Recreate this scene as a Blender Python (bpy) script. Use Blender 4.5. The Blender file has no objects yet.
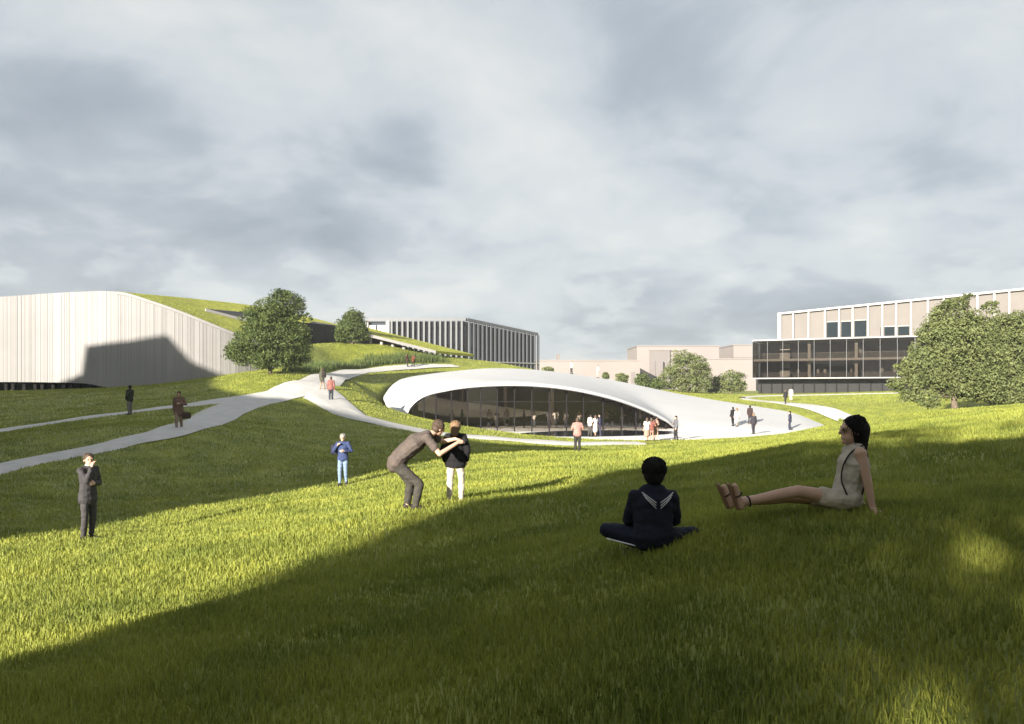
import bpy, bmesh, math, random
import numpy as np
from mathutils import Vector, Matrix

scene = bpy.context.scene
COL = scene.collection
F = 800.0; HOR = 390.0            # focal length in pixels, horizon row of the photograph

# ------------------------------------------------------------------ camera, sky, sun, exposure
cam_d = bpy.data.cameras.new('camera'); cam = bpy.data.objects.new('camera', cam_d); COL.objects.link(cam)
cam_d.sensor_width = 36.0; cam_d.lens = 36.0 * F / 1024.0
cam_d.shift_y = (HOR - 362.0) / 1024.0
cam_d.clip_start = 0.1; cam_d.clip_end = 9000
cam.location = (0, 0, 0); cam.rotation_euler = (math.radians(90), 0, 0)
scene.camera = cam

EXPOSURE = 1.75
SUN_AZ = math.radians(31.0)       # direction in which the light travels, right of straight ahead
SUN_EL = math.radians(16.0)
SKY_GAIN = 0.295
vs = scene.view_settings
vs.view_transform = 'Standard'; vs.look = 'None'; vs.exposure = EXPOSURE; vs.gamma = 1.0
vs.use_curve_mapping = False
scene.render.engine = 'CYCLES'
scene.cycles.use_denoising = True
scene.cycles.max_bounces = 6
scene.cycles.transparent_max_bounces = 12
scene.cycles.caustics_reflective = False; scene.cycles.caustics_refractive = False

sun_d = bpy.data.lights.new('sun', 'SUN'); sun = bpy.data.objects.new('sun', sun_d); COL.objects.link(sun)
sun_d.energy = 5.0; sun_d.angle = math.radians(0.8); sun_d.color = (1.0, 0.925, 0.81)
SUN_DIR = Vector((math.sin(SUN_AZ) * math.cos(SUN_EL), math.cos(SUN_AZ) * math.cos(SUN_EL), -math.sin(SUN_EL)))
sun.rotation_euler = SUN_DIR.to_track_quat('-Z', 'Y').to_euler()

def make_world():
    w = bpy.data.worlds.new('World'); scene.world = w; w.use_nodes = True
    nt = w.node_tree; nt.nodes.clear(); N = nt.nodes.new; L = nt.links.new
    def math_(op, a, b=None, c=None, clamp=False):
        n = N('ShaderNodeMath'); n.operation = op; n.use_clamp = clamp
        for i, v in enumerate((a, b, c)):
            if v is None: continue
            if isinstance(v, (int, float)): n.inputs[i].default_value = v
            else: L(v, n.inputs[i])
        return n.outputs[0]
    def sstep(x, a, b):
        n = N('ShaderNodeMapRange'); n.interpolation_type = 'SMOOTHSTEP'
        L(x, n.inputs[0]); n.inputs[1].default_value = a; n.inputs[2].default_value = b
        return n.outputs[0]
    out = N('ShaderNodeOutputWorld')
    sky = N('ShaderNodeTexSky'); sky.sky_type = 'NISHITA'; sky.sun_disc = False
    sky.sun_elevation = SUN_EL
    sky.sun_rotation = SUN_AZ + math.pi      # the sun stands opposite to where its light travels
    b1 = N('ShaderNodeBackground'); b1.inputs[1].default_value = 0.05
    L(sky.outputs[0], b1.inputs[0])
    tc = N('ShaderNodeTexCoord'); sep = N('ShaderNodeSeparateXYZ'); L(tc.outputs['Generated'], sep.inputs[0])
    x, y, z = sep.outputs
    zz = math_('ADD', math_('MAXIMUM', z, 0.0), 0.32)
    com = N('ShaderNodeCombineXYZ'); L(math_('DIVIDE', x, zz), com.inputs[0]); L(math_('DIVIDE', y, zz), com.inputs[1])
    L(math_('MULTIPLY', z, 0.6), com.inputs[2])
    def noise(scale, detail, rough, off, dist=0.0):
        mp = N('ShaderNodeMapping'); mp.inputs[1].default_value = off; L(com.outputs[0], mp.inputs[0])
        n = N('ShaderNodeTexNoise'); n.inputs['Scale'].default_value = scale; n.inputs['Detail'].default_value = detail
        n.inputs['Roughness'].default_value = rough; n.inputs['Distortion'].default_value = dist
        L(mp.outputs[0], n.inputs['Vector']); return n.outputs[0]
    big = noise(1.15, 5, 0.52, (3.1, 1.7, 0), 0.35)
    mid = noise(2.7, 9, 0.55, (7.3, 0.4, 2.0), 0.35)
    f = math_('ADD', math_('MULTIPLY', big, 0.52), math_('MULTIPLY', mid, 0.48))
    # the deck is thicker and darker low down, thinner overhead in front
    f = math_('ADD', f, math_('MULTIPLY', sstep(z, 0.05, 0.42), 0.085))
    f = math_('ADD', f, math_('MULTIPLY', sstep(x, -0.35, 0.25), 0.045))
    f = math_('ADD', f, math_('MULTIPLY', sstep(z, 0.10, 0.0), 0.05))
    # heaped clouds with firmer edges low over the horizon
    puff = sstep(noise(4.6, 8, 0.52, (1.3, 5.2, 4.0), 0.25), 0.49, 0.60)
    f = math_('ADD', f, math_('MULTIPLY', math_('MULTIPLY', puff, sstep(z, 0.34, 0.10)), 0.055))
    f = math_('SUBTRACT', f, math_('MULTIPLY', sstep(z, 0.34, 0.10), 0.022))
    cr = N('ShaderNodeValToRGB'); L(f, cr.inputs[0])
    e = cr.color_ramp.elements
    e[0].position = 0.39; e[0].color = (0.315, 0.370, 0.432, 1)
    e[1].position = 0.70; e[1].color = (0.800, 0.820, 0.815, 1)
    k = cr.color_ramp.elements.new(0.50); k.color = (0.455, 0.515, 0.575, 1)
    k = cr.color_ramp.elements.new(0.565); k.color = (0.62, 0.675, 0.715, 1)
    # the deck is heavier straight overhead
    back = sstep(y, 0.05, -0.45)
    over = math_('MULTIPLY', sstep(z, 0.48, 0.75), -0.35)
    gain = math_('MULTIPLY', math_('ADD', math_('ADD', math_('MULTIPLY', back, 0.5), over), 1.0), SKY_GAIN)
    b2 = N('ShaderNodeBackground'); L(cr.outputs[0], b2.inputs[0]); L(gain, b2.inputs[1])
    mx = N('ShaderNodeMixShader'); mx.inputs[0].default_value = 0.93
    L(b1.outputs[0], mx.inputs[1]); L(b2.outputs[0], mx.inputs[2]); L(mx.outputs[0], out.inputs[0])
make_world()

# ------------------------------------------------------------------ helpers
def P(px, py, d):
    """a point d metres ahead seen at pixel (px, py) of the photograph"""
    return Vector(((px - 512.0) / F * d, d, (HOR - py) / F * d))

def tag(o, label=None, cat=None, group=None, kind=None):
    if label: o['label'] = label
    if cat: o['category'] = cat
    if group: o['group'] = group
    if kind: o['kind'] = kind
    return o
def empty(name, loc, label, cat, group=None, rz=0.0):
    o = bpy.data.objects.new(name, None); COL.objects.link(o)
    o.location = loc; o.rotation_euler = (0, 0, rz); o.empty_display_size = 0.2
    return tag(o, label, cat, group)
def link_mesh(name, me, mat, parent=None, world=True):
    o = bpy.data.objects.new(name, me); COL.objects.link(o)
    if mat is not None and not me.materials: me.materials.append(mat)
    if parent is not None:
        o.parent = parent
        if world: o.matrix_parent_inverse = root_inv(parent)
    return o
def root_inv(p):
    m = Matrix.Identity(4)
    chain = []
    q = p
    while q is not None:
        chain.append(Matrix.LocRotScale(q.location, q.rotation_euler, q.scale)); q = q.parent
    for c in reversed(chain): m = m @ c
    return m.inverted()
def obj(name, bm, mat, parent=None, world=True, smooth=False):
    me = bpy.data.meshes.new(name); bmesh.ops.recalc_face_normals(bm, faces=bm.faces[:])
    bm.to_mesh(me); bm.free()
    if smooth: me.polygons.foreach_set('use_smooth', [True] * len(me.polygons))
    return link_mesh(name, me, mat, parent, world and parent is not None and parent.parent is None and parent.type == 'EMPTY')
def pyobj(name, verts, faces, mat, parent=None, smooth=False):
    me = bpy.data.meshes.new(name); me.from_pydata([tuple(v) for v in verts], [], faces); me.validate()
    if smooth: me.polygons.foreach_set('use_smooth', [True] * len(me.polygons))
    return link_mesh(name, me, mat, parent, parent is not None and parent.type == 'EMPTY')
def hexa(bm, c):
    """eight corners: four below, four above"""
    v = [bm.verts.new(p) for p in c]
    for f in ((0, 1, 2, 3), (4, 7, 6, 5), (0, 4, 5, 1), (1, 5, 6, 2), (2, 6, 7, 3), (3, 7, 4, 0)):
        bm.faces.new([v[i] for i in f])
def prism(bm, poly, z0, z1):
    """plan polygon; z1 may be one height or one per corner"""
    n = len(poly); zt = z1 if hasattr(z1, '__len__') else [z1] * n
    a = [bm.verts.new((p[0], p[1], z0)) for p in poly]; b = [bm.verts.new((p[0], p[1], zt[i])) for i, p in enumerate(poly)]
    bm.faces.new(a[::-1]); bm.faces.new(b)
    for i in range(n):
        j = (i + 1) % n; bm.faces.new((a[i], a[j], b[j], b[i]))
class Face:
    """a straight facade from A to B; boxes are given along it, up it and out of it"""
    def __init__(s, A, B):
        s.A = Vector((A[0], A[1], 0)); s.B = Vector((B[0], B[1], 0)); d = s.B - s.A
        s.len = d.length; s.t = d.normalized(); s.n = Vector((s.t.y, -s.t.x, 0))
        if s.n.dot(-s.A) < 0: s.n = -s.n
    def at(s, u, o, z): return s.A + s.t * u + s.n * o + Vector((0, 0, z))
    def box(s, bm, u0, u1, z0, z1, o0, o1, z1b=None, z0b=None):
        if z1b is None: z1b = z1
        if z0b is None: z0b = z0
        hexa(bm, [s.at(u0, o0, z0), s.at(u1, o0, z0b), s.at(u1, o1, z0b), s.at(u0, o1, z0),
                  s.at(u0, o0, z1), s.at(u1, o0, z1b), s.at(u1, o1, z1b), s.at(u0, o1, z1)])
def smoothstep(a, b, x):
    t = np.clip((x - a) / (b - a), 0, 1); return t * t * (3 - 2 * t)

# ------------------------------------------------------------------ materials
def material(name, col, rough=0.7, metal=0.0, var=0.0, vscale=3.0, bump=0.0, bscale=20.0, spec=0.5, col2=None, trans=0.0, emit=None, alpha=None, detail=5):
    m = bpy.data.materials.new(name); m.use_nodes = True; nt = m.node_tree; N = nt.nodes.new; L = nt.links.new
    b = nt.nodes['Principled BSDF']
    b.inputs['Base Color'].default_value = (*col, 1); b.inputs['Roughness'].default_value = rough
    b.inputs['Metallic'].default_value = metal; b.inputs['Specular IOR Level'].default_value = spec
    tc = N('ShaderNodeTexCoord')
    if var > 0 or col2:
        n = N('ShaderNodeTexNoise'); n.inputs['Scale'].default_value = vscale; n.inputs['Detail'].default_value = detail
        n.inputs['Roughness'].default_value = 0.6
        L(tc.outputs['Object'], n.inputs['Vector'])
        r = N('ShaderNodeMapRange'); L(n.outputs[0], r.inputs[0]); r.inputs[1].default_value = 0.32; r.inputs[2].default_value = 0.68
        mx = N('ShaderNodeMix'); mx.data_type = 'RGBA'; L(r.outputs[0], mx.inputs[0])
        c2 = col2 or tuple(c * (1 + var) for c in col)
        c1 = col if col2 else tuple(c * (1 - var) for c in col)
        mx.inputs[6].default_value = (*c1, 1); mx.inputs[7].default_value = (*c2, 1)
        L(mx.outputs[2], b.inputs['Base Color'])
    if bump > 0:
        n2 = N('ShaderNodeTexNoise'); n2.inputs['Scale'].default_value = bscale; n2.inputs['Detail'].default_value = 6
        L(tc.outputs['Object'], n2.inputs['Vector'])
        bp = N('ShaderNodeBump'); bp.inputs['Strength'].default_value = bump; bp.inputs['Distance'].default_value = 0.02
        L(n2.outputs[0], bp.inputs['Height']); L(bp.outputs[0], b.inputs['Normal'])
    return m

def foliage(name, dark, light, vscale, trans=0.35, attr=None):
    m = bpy.data.materials.new(name); m.use_nodes = True; nt = m.node_tree; N = nt.nodes.new; L = nt.links.new
    out = nt.nodes['Material Output']; b = nt.nodes['Principled BSDF']; b.inputs['Roughness'].default_value = 0.6
    b.inputs['Specular IOR Level'].default_value = 0.25
    tc = N('ShaderNodeTexCoord'); n = N('ShaderNodeTexNoise'); n.inputs['Scale'].default_value = vscale; n.inputs['Detail'].default_value = 4
    L(tc.outputs['Object'], n.inputs['Vector'])
    r = N('ShaderNodeMapRange'); L(n.outputs[0], r.inputs[0]); r.inputs[1].default_value = 0.33; r.inputs[2].default_value = 0.67
    fac = r.outputs[0]
    if attr:
        a = N('ShaderNodeAttribute'); a.attribute_name = attr
        mm = N('ShaderNodeMix'); mm.data_type = 'FLOAT'; mm.inputs[0].default_value = 0.55
        L(fac, mm.inputs[2]); L(a.outputs['Fac'], mm.inputs[3]); fac = mm.outputs[0]
    mx = N('ShaderNodeMix'); mx.data_type = 'RGBA'; L(fac, mx.inputs[0])
    mx.inputs[6].default_value = (*dark, 1); mx.inputs[7].default_value = (*light, 1)
    L(mx.outputs[2], b.inputs['Base Color'])
    t = N('ShaderNodeBsdfTranslucent'); L(mx.outputs[2], t.inputs[0])
    ms = N('ShaderNodeMixShader'); ms.inputs[0].default_value = trans
    L(b.outputs[0], ms.inputs[1]); L(t.outputs[0], ms.inputs[2]); L(ms.outputs[0], out.inputs[0])
    return m

def glass(name, tint, alpha, rough=0.02):
    """architectural glass: mirror-like at grazing angles, tinted view through"""
    m = bpy.data.materials.new(name); m.use_nodes = True; nt = m.node_tree; N = nt.nodes.new; L = nt.links.new
    nt.nodes.remove(nt.nodes['Principled BSDF']); out = nt.nodes['Material Output']
    g = N('ShaderNodeBsdfGlossy'); g.inputs['Roughness'].default_value = rough; g.inputs['Color'].default_value = (0.85, 0.88, 0.9, 1)
    t = N('ShaderNodeBsdfTransparent'); t.inputs[0].default_value = (*tint, 1)
    lw = N('ShaderNodeLayerWeight'); fr = N('ShaderNodeMath'); fr.operation = 'POWER'; L(lw.outputs['Facing'], fr.inputs[0]); fr.inputs[1].default_value = 4.0
    ad = N('ShaderNodeMath'); ad.operation = 'ADD'; ad.inputs[1].default_value = alpha; ad.use_clamp = True; L(fr.outputs[0], ad.inputs[0])
    mx = N('ShaderNodeMixShader'); L(ad.outputs[0], mx.inputs[0]); L(t.outputs[0], mx.inputs[1]); L(g.outputs[0], mx.inputs[2])
    L(mx.outputs[0], out.inputs[0]); return m

GRASS_D = (0.066, 0.108, 0.018); GRASS_L = (0.390, 0.400, 0.074)
M = {}
M['grass_ground'] = foliage('grass_ground', (0.120, 0.145, 0.020), (0.240, 0.252, 0.037), 0.9, 0.0)
M['grass_blade'] = foliage('grass_blade', GRASS_D, GRASS_L, 0.7, 0.33, 'tint')
M['green_roof'] = foliage('green_roof', (0.27, 0.275, 0.030), (0.36, 0.355, 0.042), 0.8, 0.0)
M['leaf'] = foliage('leaf', (0.038, 0.066, 0.018), (0.130, 0.165, 0.046), 0.9, 0.25, 'tint')
M['leaf_pale'] = foliage('leaf_pale', (0.080, 0.105, 0.038), (0.200, 0.225, 0.085), 0.9, 0.25, 'tint')
M['bark'] = material('bark', (0.11, 0.085, 0.06), 0.9, var=0.4, vscale=6, bump=0.5)
M['path'] = material('path', (0.43, 0.418, 0.40), 0.85, var=0.10, vscale=1.3, bump=0.15, bscale=40)
M['plaza'] = material('plaza', (0.60, 0.585, 0.57), 0.8, var=0.06, vscale=0.8, bump=0.1, bscale=30)
M['shell'] = material('shell', (0.44, 0.44, 0.445), 0.6, var=0.04, vscale=0.25)
M['white_clad'] = material('white_clad', (0.225, 0.215, 0.211), 0.6, var=0.05, vscale=0.3)
M['white_frame'] = material('white_frame', (0.30, 0.29, 0.28), 0.55, var=0.03)
M['beige_panel'] = material('beige_panel', (0.140, 0.126, 0.116), 0.75, var=0.06, vscale=0.4)
M['pink_wall'] = material('pink_wall', (0.21, 0.182, 0.172), 0.85, var=0.05, vscale=0.05)
M['pink_dark'] = material('pink_dark', (0.15, 0.133, 0.129), 0.85, var=0.05, vscale=0.05)
M['dark_frame'] = material('dark_frame', (0.014, 0.013, 0.013), 0.8, var=0.1, spec=0.1)
M['grey_fin'] = material('grey_fin', (0.088, 0.093, 0.102), 0.5, var=0.06, vscale=0.3)
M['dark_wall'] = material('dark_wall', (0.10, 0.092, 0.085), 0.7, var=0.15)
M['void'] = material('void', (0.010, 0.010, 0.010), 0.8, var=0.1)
M['soffit'] = material('soffit', (0.52, 0.48, 0.45), 0.7, var=0.05)
M['inner_white'] = material('inner_white', (0.74, 0.70, 0.66), 0.6, var=0.04)
M['inner_floor'] = material('inner_floor', (0.40, 0.37, 0.34), 0.4, var=0.1)
M['inner_wall'] = material('inner_wall', (0.52, 0.47, 0.43), 0.8, var=0.1, vscale=0.6)
M['water'] = material('water', (0.010, 0.016, 0.028), 0.08, var=0.1, bump=0.05, bscale=8, spec=0.8)
M['glass'] = glass('glass', (0.90, 0.89, 0.87), 0.03)
M['glass_dark'] = glass('glass_dark', (0.58, 0.565, 0.54), 0.02)
M['dark_pane'] = material('dark_pane', (0.010, 0.016, 0.020), 0.7, spec=0.06, var=0.2)
M['pane'] = material('pane', (0.035, 0.045, 0.055), 0.08, spec=0.7, var=0.1)
# ------------------------------------------------------------------ terrain
CTRL = [(px_, py_, d_) for px_, py_, d_ in [
    (1024, 724, 3.2), (1024, 600, 5.0), (1024, 500, 9.0), (1024, 440, 15), (1024, 410, 25),
    (0, 724, 5.2), (0, 640, 8), (0, 580, 12), (0, 543, 16), (512, 724, 3.9), (512, 600, 7.2), (512, 540, 11), (512, 500, 15.5),
    (512, 470, 23), (512, 455, 33), (577, 453, 40), (512, 447, 45), (652, 549, 7.4), (850, 512, 7.5), (88, 541, 16.7), (300, 560, 11.5),
    (455, 503, 14.3), (412, 510, 13.7), (343, 485, 26.4), (0, 500, 23), (0, 470, 29), (100, 500, 24), (200, 470, 30), (300, 450, 38),
    (300, 425, 48), (400, 450, 40), (400, 437, 47), (180, 428, 37), (100, 448, 33), (0, 432, 43), (140, 413, 48), (250, 398, 57),
    (331, 401, 58), (345, 412, 54), (400, 427, 53), (410, 367.8, 102), (370, 395, 66), (365, 380, 84), (375, 387, 81), (324, 380, 74), (345, 374.5, 88), (370, 370.8, 96), (455, 366.2, 106), (355, 385, 76), (829, 412, 72), (850, 421, 58), (872, 427, 50), (860, 433, 30), (310, 383, 66), (150, 398, 62),
    (60, 400, 62), (0, 392, 75), (105, 388.5, 78), (170, 383.5, 79), (240, 374.5, 80), (272, 373, 76), (340, 365, 97), (340, 343.5, 108), (385, 345.5, 109),
    (300, 343, 97), (420, 352, 113), (490, 362, 117), (530, 369, 118), (700, 393, 130), (757, 394, 145), (890, 391, 140),
    (840, 398, 110), (840, 408, 85), (900, 400, 90), (960, 412, 60), (1024, 402, 75), (900, 424, 40), (800, 437, 45), (700, 449, 42),
    (760, 445, 30), (700, 462, 22), (860, 440, 18), (620, 445, 52), (540, 446, 50), (470, 441, 49)]]
CX, CY, CR, FLOOR = 9.0, 80.0, 21.6, -3.6
def circ(a, r=CR): a = math.radians(a); return CX + r * math.cos(a), CY + r * math.sin(a)
RIM = [(218, -2.50), (205, -1.75), (192, -0.95), (180, -0.25), (170, 0.75), (160, 1.40), (140, 2.15), (120, 2.70), (100, 2.35), (80, 1.25),
       (60, -0.30), (45, -1.20), (30, -1.85), (15, -2.40), (2, -3.15), (-8, -3.50)]
pts = [tuple(P(*c)) for c in CTRL]
for a, z in RIM:
    x, y = circ(a, CR + 1.0); pts.append((x, y, z - 0.12))
for a, z in ((230, -2.7), (245, -3.15), (258, -3.5), (270, -3.6), (285, -3.6), (300, -3.6), (315, -3.6), (330, -3.6), (345, -3.58)):
    x, y = circ(a, CR + 0.6); pts.append((x, y, z - 0.02))
pts += [(-45, 95, 1.2), (-32, 89, 2.6), (-30, 100, 5.2), (-35, 115, 5.5), (-20, 125, 5.0), (9, 112, 1.3), (26, 106, -1.2), (0, 150, 2.0), (-20, 160, 3.5), (60, 170, -0.5), (-70, 70, -0.8),
        (-70, 110, 1), (0, 0, -1.62), (-6, 0, -2.9), (-12, 6, -3.3), (8, -2, -1.1), (16, 6, -0.9), (0, -14, -1.1), (-15, -14, -3.2), (15, -14, -0.4), (-30, 0, -4.0), (-40, 30, -3.4), (-60, -20, -4), (25, 20, -0.4),
        (45, 40, -0.9), (40, 0, 0.4), (90, 60, -0.6), (110, 120, -0.3), (0, -60, -1), (-90, 40, -2), (60, -40, 0)]
pts = np.array(pts)
def _phi(r): return np.where(r > 0, r * r * np.log(np.maximum(r, 1e-9)), 0.0)
def _fit(pts, lam):
    n = len(pts); X = pts[:, :2] / 50.0
    K = _phi(np.linalg.norm(X[:, None] - X[None], axis=2)) + lam * np.eye(n)
    Q = np.hstack([np.ones((n, 1)), X]); A = np.zeros((n + 3, n + 3)); A[:n, :n] = K; A[:n, n:] = Q; A[n:, :n] = Q.T
    b = np.zeros(n + 3); b[:n] = pts[:, 2]; return np.linalg.solve(A, b), X
_W, _X = _fit(pts, 0.0004)
def ground(x, y):
    x = np.asarray(x, float); y = np.asarray(y, float); sh = x.shape
    x = x.ravel(); y = y.ravel(); h = np.empty(len(x))
    for i in range(0, len(x), 20000):
        q = np.stack([x[i:i + 20000], y[i:i + 20000]], 1) / 50.0
        r = np.linalg.norm(q[:, None] - _X[None], axis=2)
        h[i:i + 20000] = _phi(r) @ _W[:-3] + _W[-3] + q @ _W[-2:]
    far = smoothstep(130, 260, np.hypot(x - 5, y - 60)); h = h * (1 - far) - 1.0 * far
    r = np.hypot(x - CX, y - CY); k = smoothstep(CR - 0.35, CR + 0.45, r)
    h = h * k + (FLOOR - 0.5) * (1 - k)
    return h.reshape(sh)
def gz(x, y): return float(ground(np.array([x]), np.array([y]))[0])
def hit(px, py):
    """where the line of sight through a pixel first meets the ground"""
    d = np.concatenate([np.arange(2, 60, 0.05), np.arange(60, 260, 0.2)])
    x = (px - 512) / F * d; z = (HOR - py) / F * d; g = ground(x, d)
    k = np.argmax(z < g)
    return Vector((x[k], d[k], g[k]))

GRID = 0.6
def axis(lo, hi):
    a = list(np.arange(lo, hi + 1e-6, GRID)); s = GRID; up = [a[-1]]; dn = [a[0]]
    while up[-1] < 4000: s *= 1.22; up.append(up[-1] + s); dn.append(dn[-1] - s)
    return np.array(dn[:0:-1] + a + up[1:])
xs = axis(-95, 125); ys = axis(-45, 175)
gx, gy = np.meshgrid(xs, ys); gh = ground(gx, gy)
# gentle unevenness of a real lawn
gh = gh + 0.05 * np.sin(gx * 0.9 + 1.3 * np.sin(gy * 0.35)) * np.sin(gy * 0.7 + np.sin(gx * 0.5)) * smoothstep(CR + 1, CR + 6, np.hypot(gx - CX, gy - CY)) * (1 - smoothstep(60, 90, gy))
def surf(x, y):
    """height of the built lawn sheet"""
    i = np.clip(np.searchsorted(xs, x) - 1, 0, len(xs) - 2); j = np.clip(np.searchsorted(ys, y) - 1, 0, len(ys) - 2)
    u = (x - xs[i]) / (xs[i + 1] - xs[i]); v = (y - ys[j]) / (ys[j + 1] - ys[j])
    return (gh[j, i] * (1 - u) + gh[j, i + 1] * u) * (1 - v) + (gh[j + 1, i] * (1 - u) + gh[j + 1, i + 1] * u) * v
def sz(x, y): return float(surf(np.array([x]), np.array([y]))[0])
def grid_mesh(name, X, Y, Z):
    ny, nx = X.shape; me = bpy.data.meshes.new(name)
    co = np.stack([X, Y, Z], -1).reshape(-1, 3).astype(np.float32)
    i = (np.arange(ny - 1)[:, None] * nx + np.arange(nx - 1)[None]).ravel()
    q = np.stack([i, i + 1, i + nx + 1, i + nx], 1).astype(np.int32)
    raw_mesh(me, co, q); me.polygons.foreach_set('use_smooth', np.ones(len(q), bool)); return me
def raw_mesh(me, co, q, tri=None):
    nf = len(q) + (0 if tri is None else len(tri))
    me.vertices.add(len(co)); me.vertices.foreach_set('co', co.astype(np.float32).ravel())
    loops = q.ravel() if tri is None else np.concatenate([q.ravel(), tri.ravel()])
    me.loops.add(len(loops)); me.loops.foreach_set('vertex_index', loops.astype(np.int32))
    st = np.arange(len(q)) * 4
    if tri is not None: st = np.concatenate([st, len(q) * 4 + np.arange(len(tri)) * 3])
    me.polygons.add(nf); me.polygons.foreach_set('loop_start', st.astype(np.int32))
    me.update(calc_edges=True)
lawn = link_mesh('lawn', grid_mesh('lawn', gx, gy, gh), M['grass_ground']); tag(lawn, kind='structure')

# ------------------------------------------------------------------ paths, plaza
def smooth_line(p, n=14):
    p = [Vector(q) for q in p]; out = []
    for i in range(len(p) - 1):
        a = p[max(i - 1, 0)]; b = p[i]; c = p[i + 1]; d = p[min(i + 2, len(p) - 1)]
        for k in range(n):
            t = k / n
            out.append(0.5 * ((2 * b) + (c - a) * t + (2 * a - 5 * b + 4 * c - d) * t * t + (3 * b - a - 3 * c + d) * t ** 3))
    out.append(p[-1]); return out
PATHS = []
def footpath(name, px, lift):
    P2 = [hit(q[0], q[1]) if len(q) == 3 else P(q[0], q[1], q[3]) for q in px]; W = [q[2] for q in px]
    ctr = smooth_line([(q.x, q.y, w) for q, w in zip(P2, W)])
    V = []; Fc = []; m = 7
    for i, c in enumerate(ctr):
        a = ctr[max(i - 1, 0)]; b = ctr[min(i + 1, len(ctr) - 1)]
        t = Vector((b.x - a.x, b.y - a.y)).normalized(); n = Vector((t.y, -t.x))
        for k in range(m):
            s = (k / (m - 1) - 0.5) * c.z
            x = c.x + n.x * s; y = c.y + n.y * s
            zc = sz(c.x, c.y); zz = .5 * zc + .5 * sz(x, y) if abs(sz(x, y) - zc) < .8 else sz(x, y)
            V.append((x, y, max(zz, sz(x, y)) + lift - (0.12 if k in (0, m - 1) else 0)))
    for i in range(len(ctr) - 1):
        for k in range(m - 1):
            a = i * m + k; Fc.append((a, a + 1, a + m + 1, a + m))
    PATHS.append([(c.x, c.y, c.z) for c in ctr])
    o = pyobj(name, V, Fc, M['path'], smooth=True); tag(o, kind='structure'); return o
footpath('footpath', [(-90, 491, 1.5), (0, 470, 1.5), (60, 457, 1.5), (120, 443.5, 1.6), (180, 428, 1.9), (225, 411, 2.8), (262, 399, 3.8), (294, 389.5, 3.8), (324, 380, 3.4, 74), (345, 374.5, 3.2, 88), (370, 370.8, 3.0, 96), (410, 367.8, 2.8, 102), (455, 366.2, 2.4, 106)], 0.10)
footpath('footpath', [(-90, 447, 1.2), (0, 431, 1.2), (70, 421, 1.3), (140, 411.5, 1.5), (195, 404.5, 2.2), (240, 399, 3.0), (275, 393.5, 3.0)], 0.075)
footpath('footpath', [(306, 386, 3.4), (318, 393, 3.5), (330, 402, 3.0), (350, 414, 2.4), (385, 424, 2.3), (425, 432, 2.1), (475, 438, 2.1), (530, 442, 2.1), (590, 444.5, 2.4), (640, 443.5, 2.4)], 0.12)
footpath('footpath', [(745, 399, 1.6), (776, 402.5, 1.8), (806, 406, 2.2), (829, 412, 2.3), (850, 420.5, 2.3)], 0.10)
footpath('footpath', [(742, 398, 1.3), (770, 396.2, 1.6), (830, 395, 1.8), (890, 393.6, 1.8), (940, 393, 1.8)], 0.13)

def disc(bm, cx, cy, rx, ry, z0, z1, rot=0, n=96):
    ring = []
    for k in range(n):
        a = 2 * math.pi * k / n; u = rx * math.cos(a); v = ry * math.sin(a)
        ring.append((cx + u * math.cos(rot) - v * math.sin(rot), cy + u * math.sin(rot) + v * math.cos(rot)))
    prism(bm, ring, z0, z1)
bm = bmesh.new(); disc(bm, CX, CY, CR, CR, FLOOR - 0.6, FLOOR); tag(obj('plaza', bm, M['plaza']), kind='structure')
bm = bmesh.new(); disc(bm, 7.3, 66.6, 7.2, 4.4, FLOOR - 0.3, FLOOR + 0.012, math.radians(22)); tag(obj('pool', bm, M['water']), kind='structure')
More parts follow.
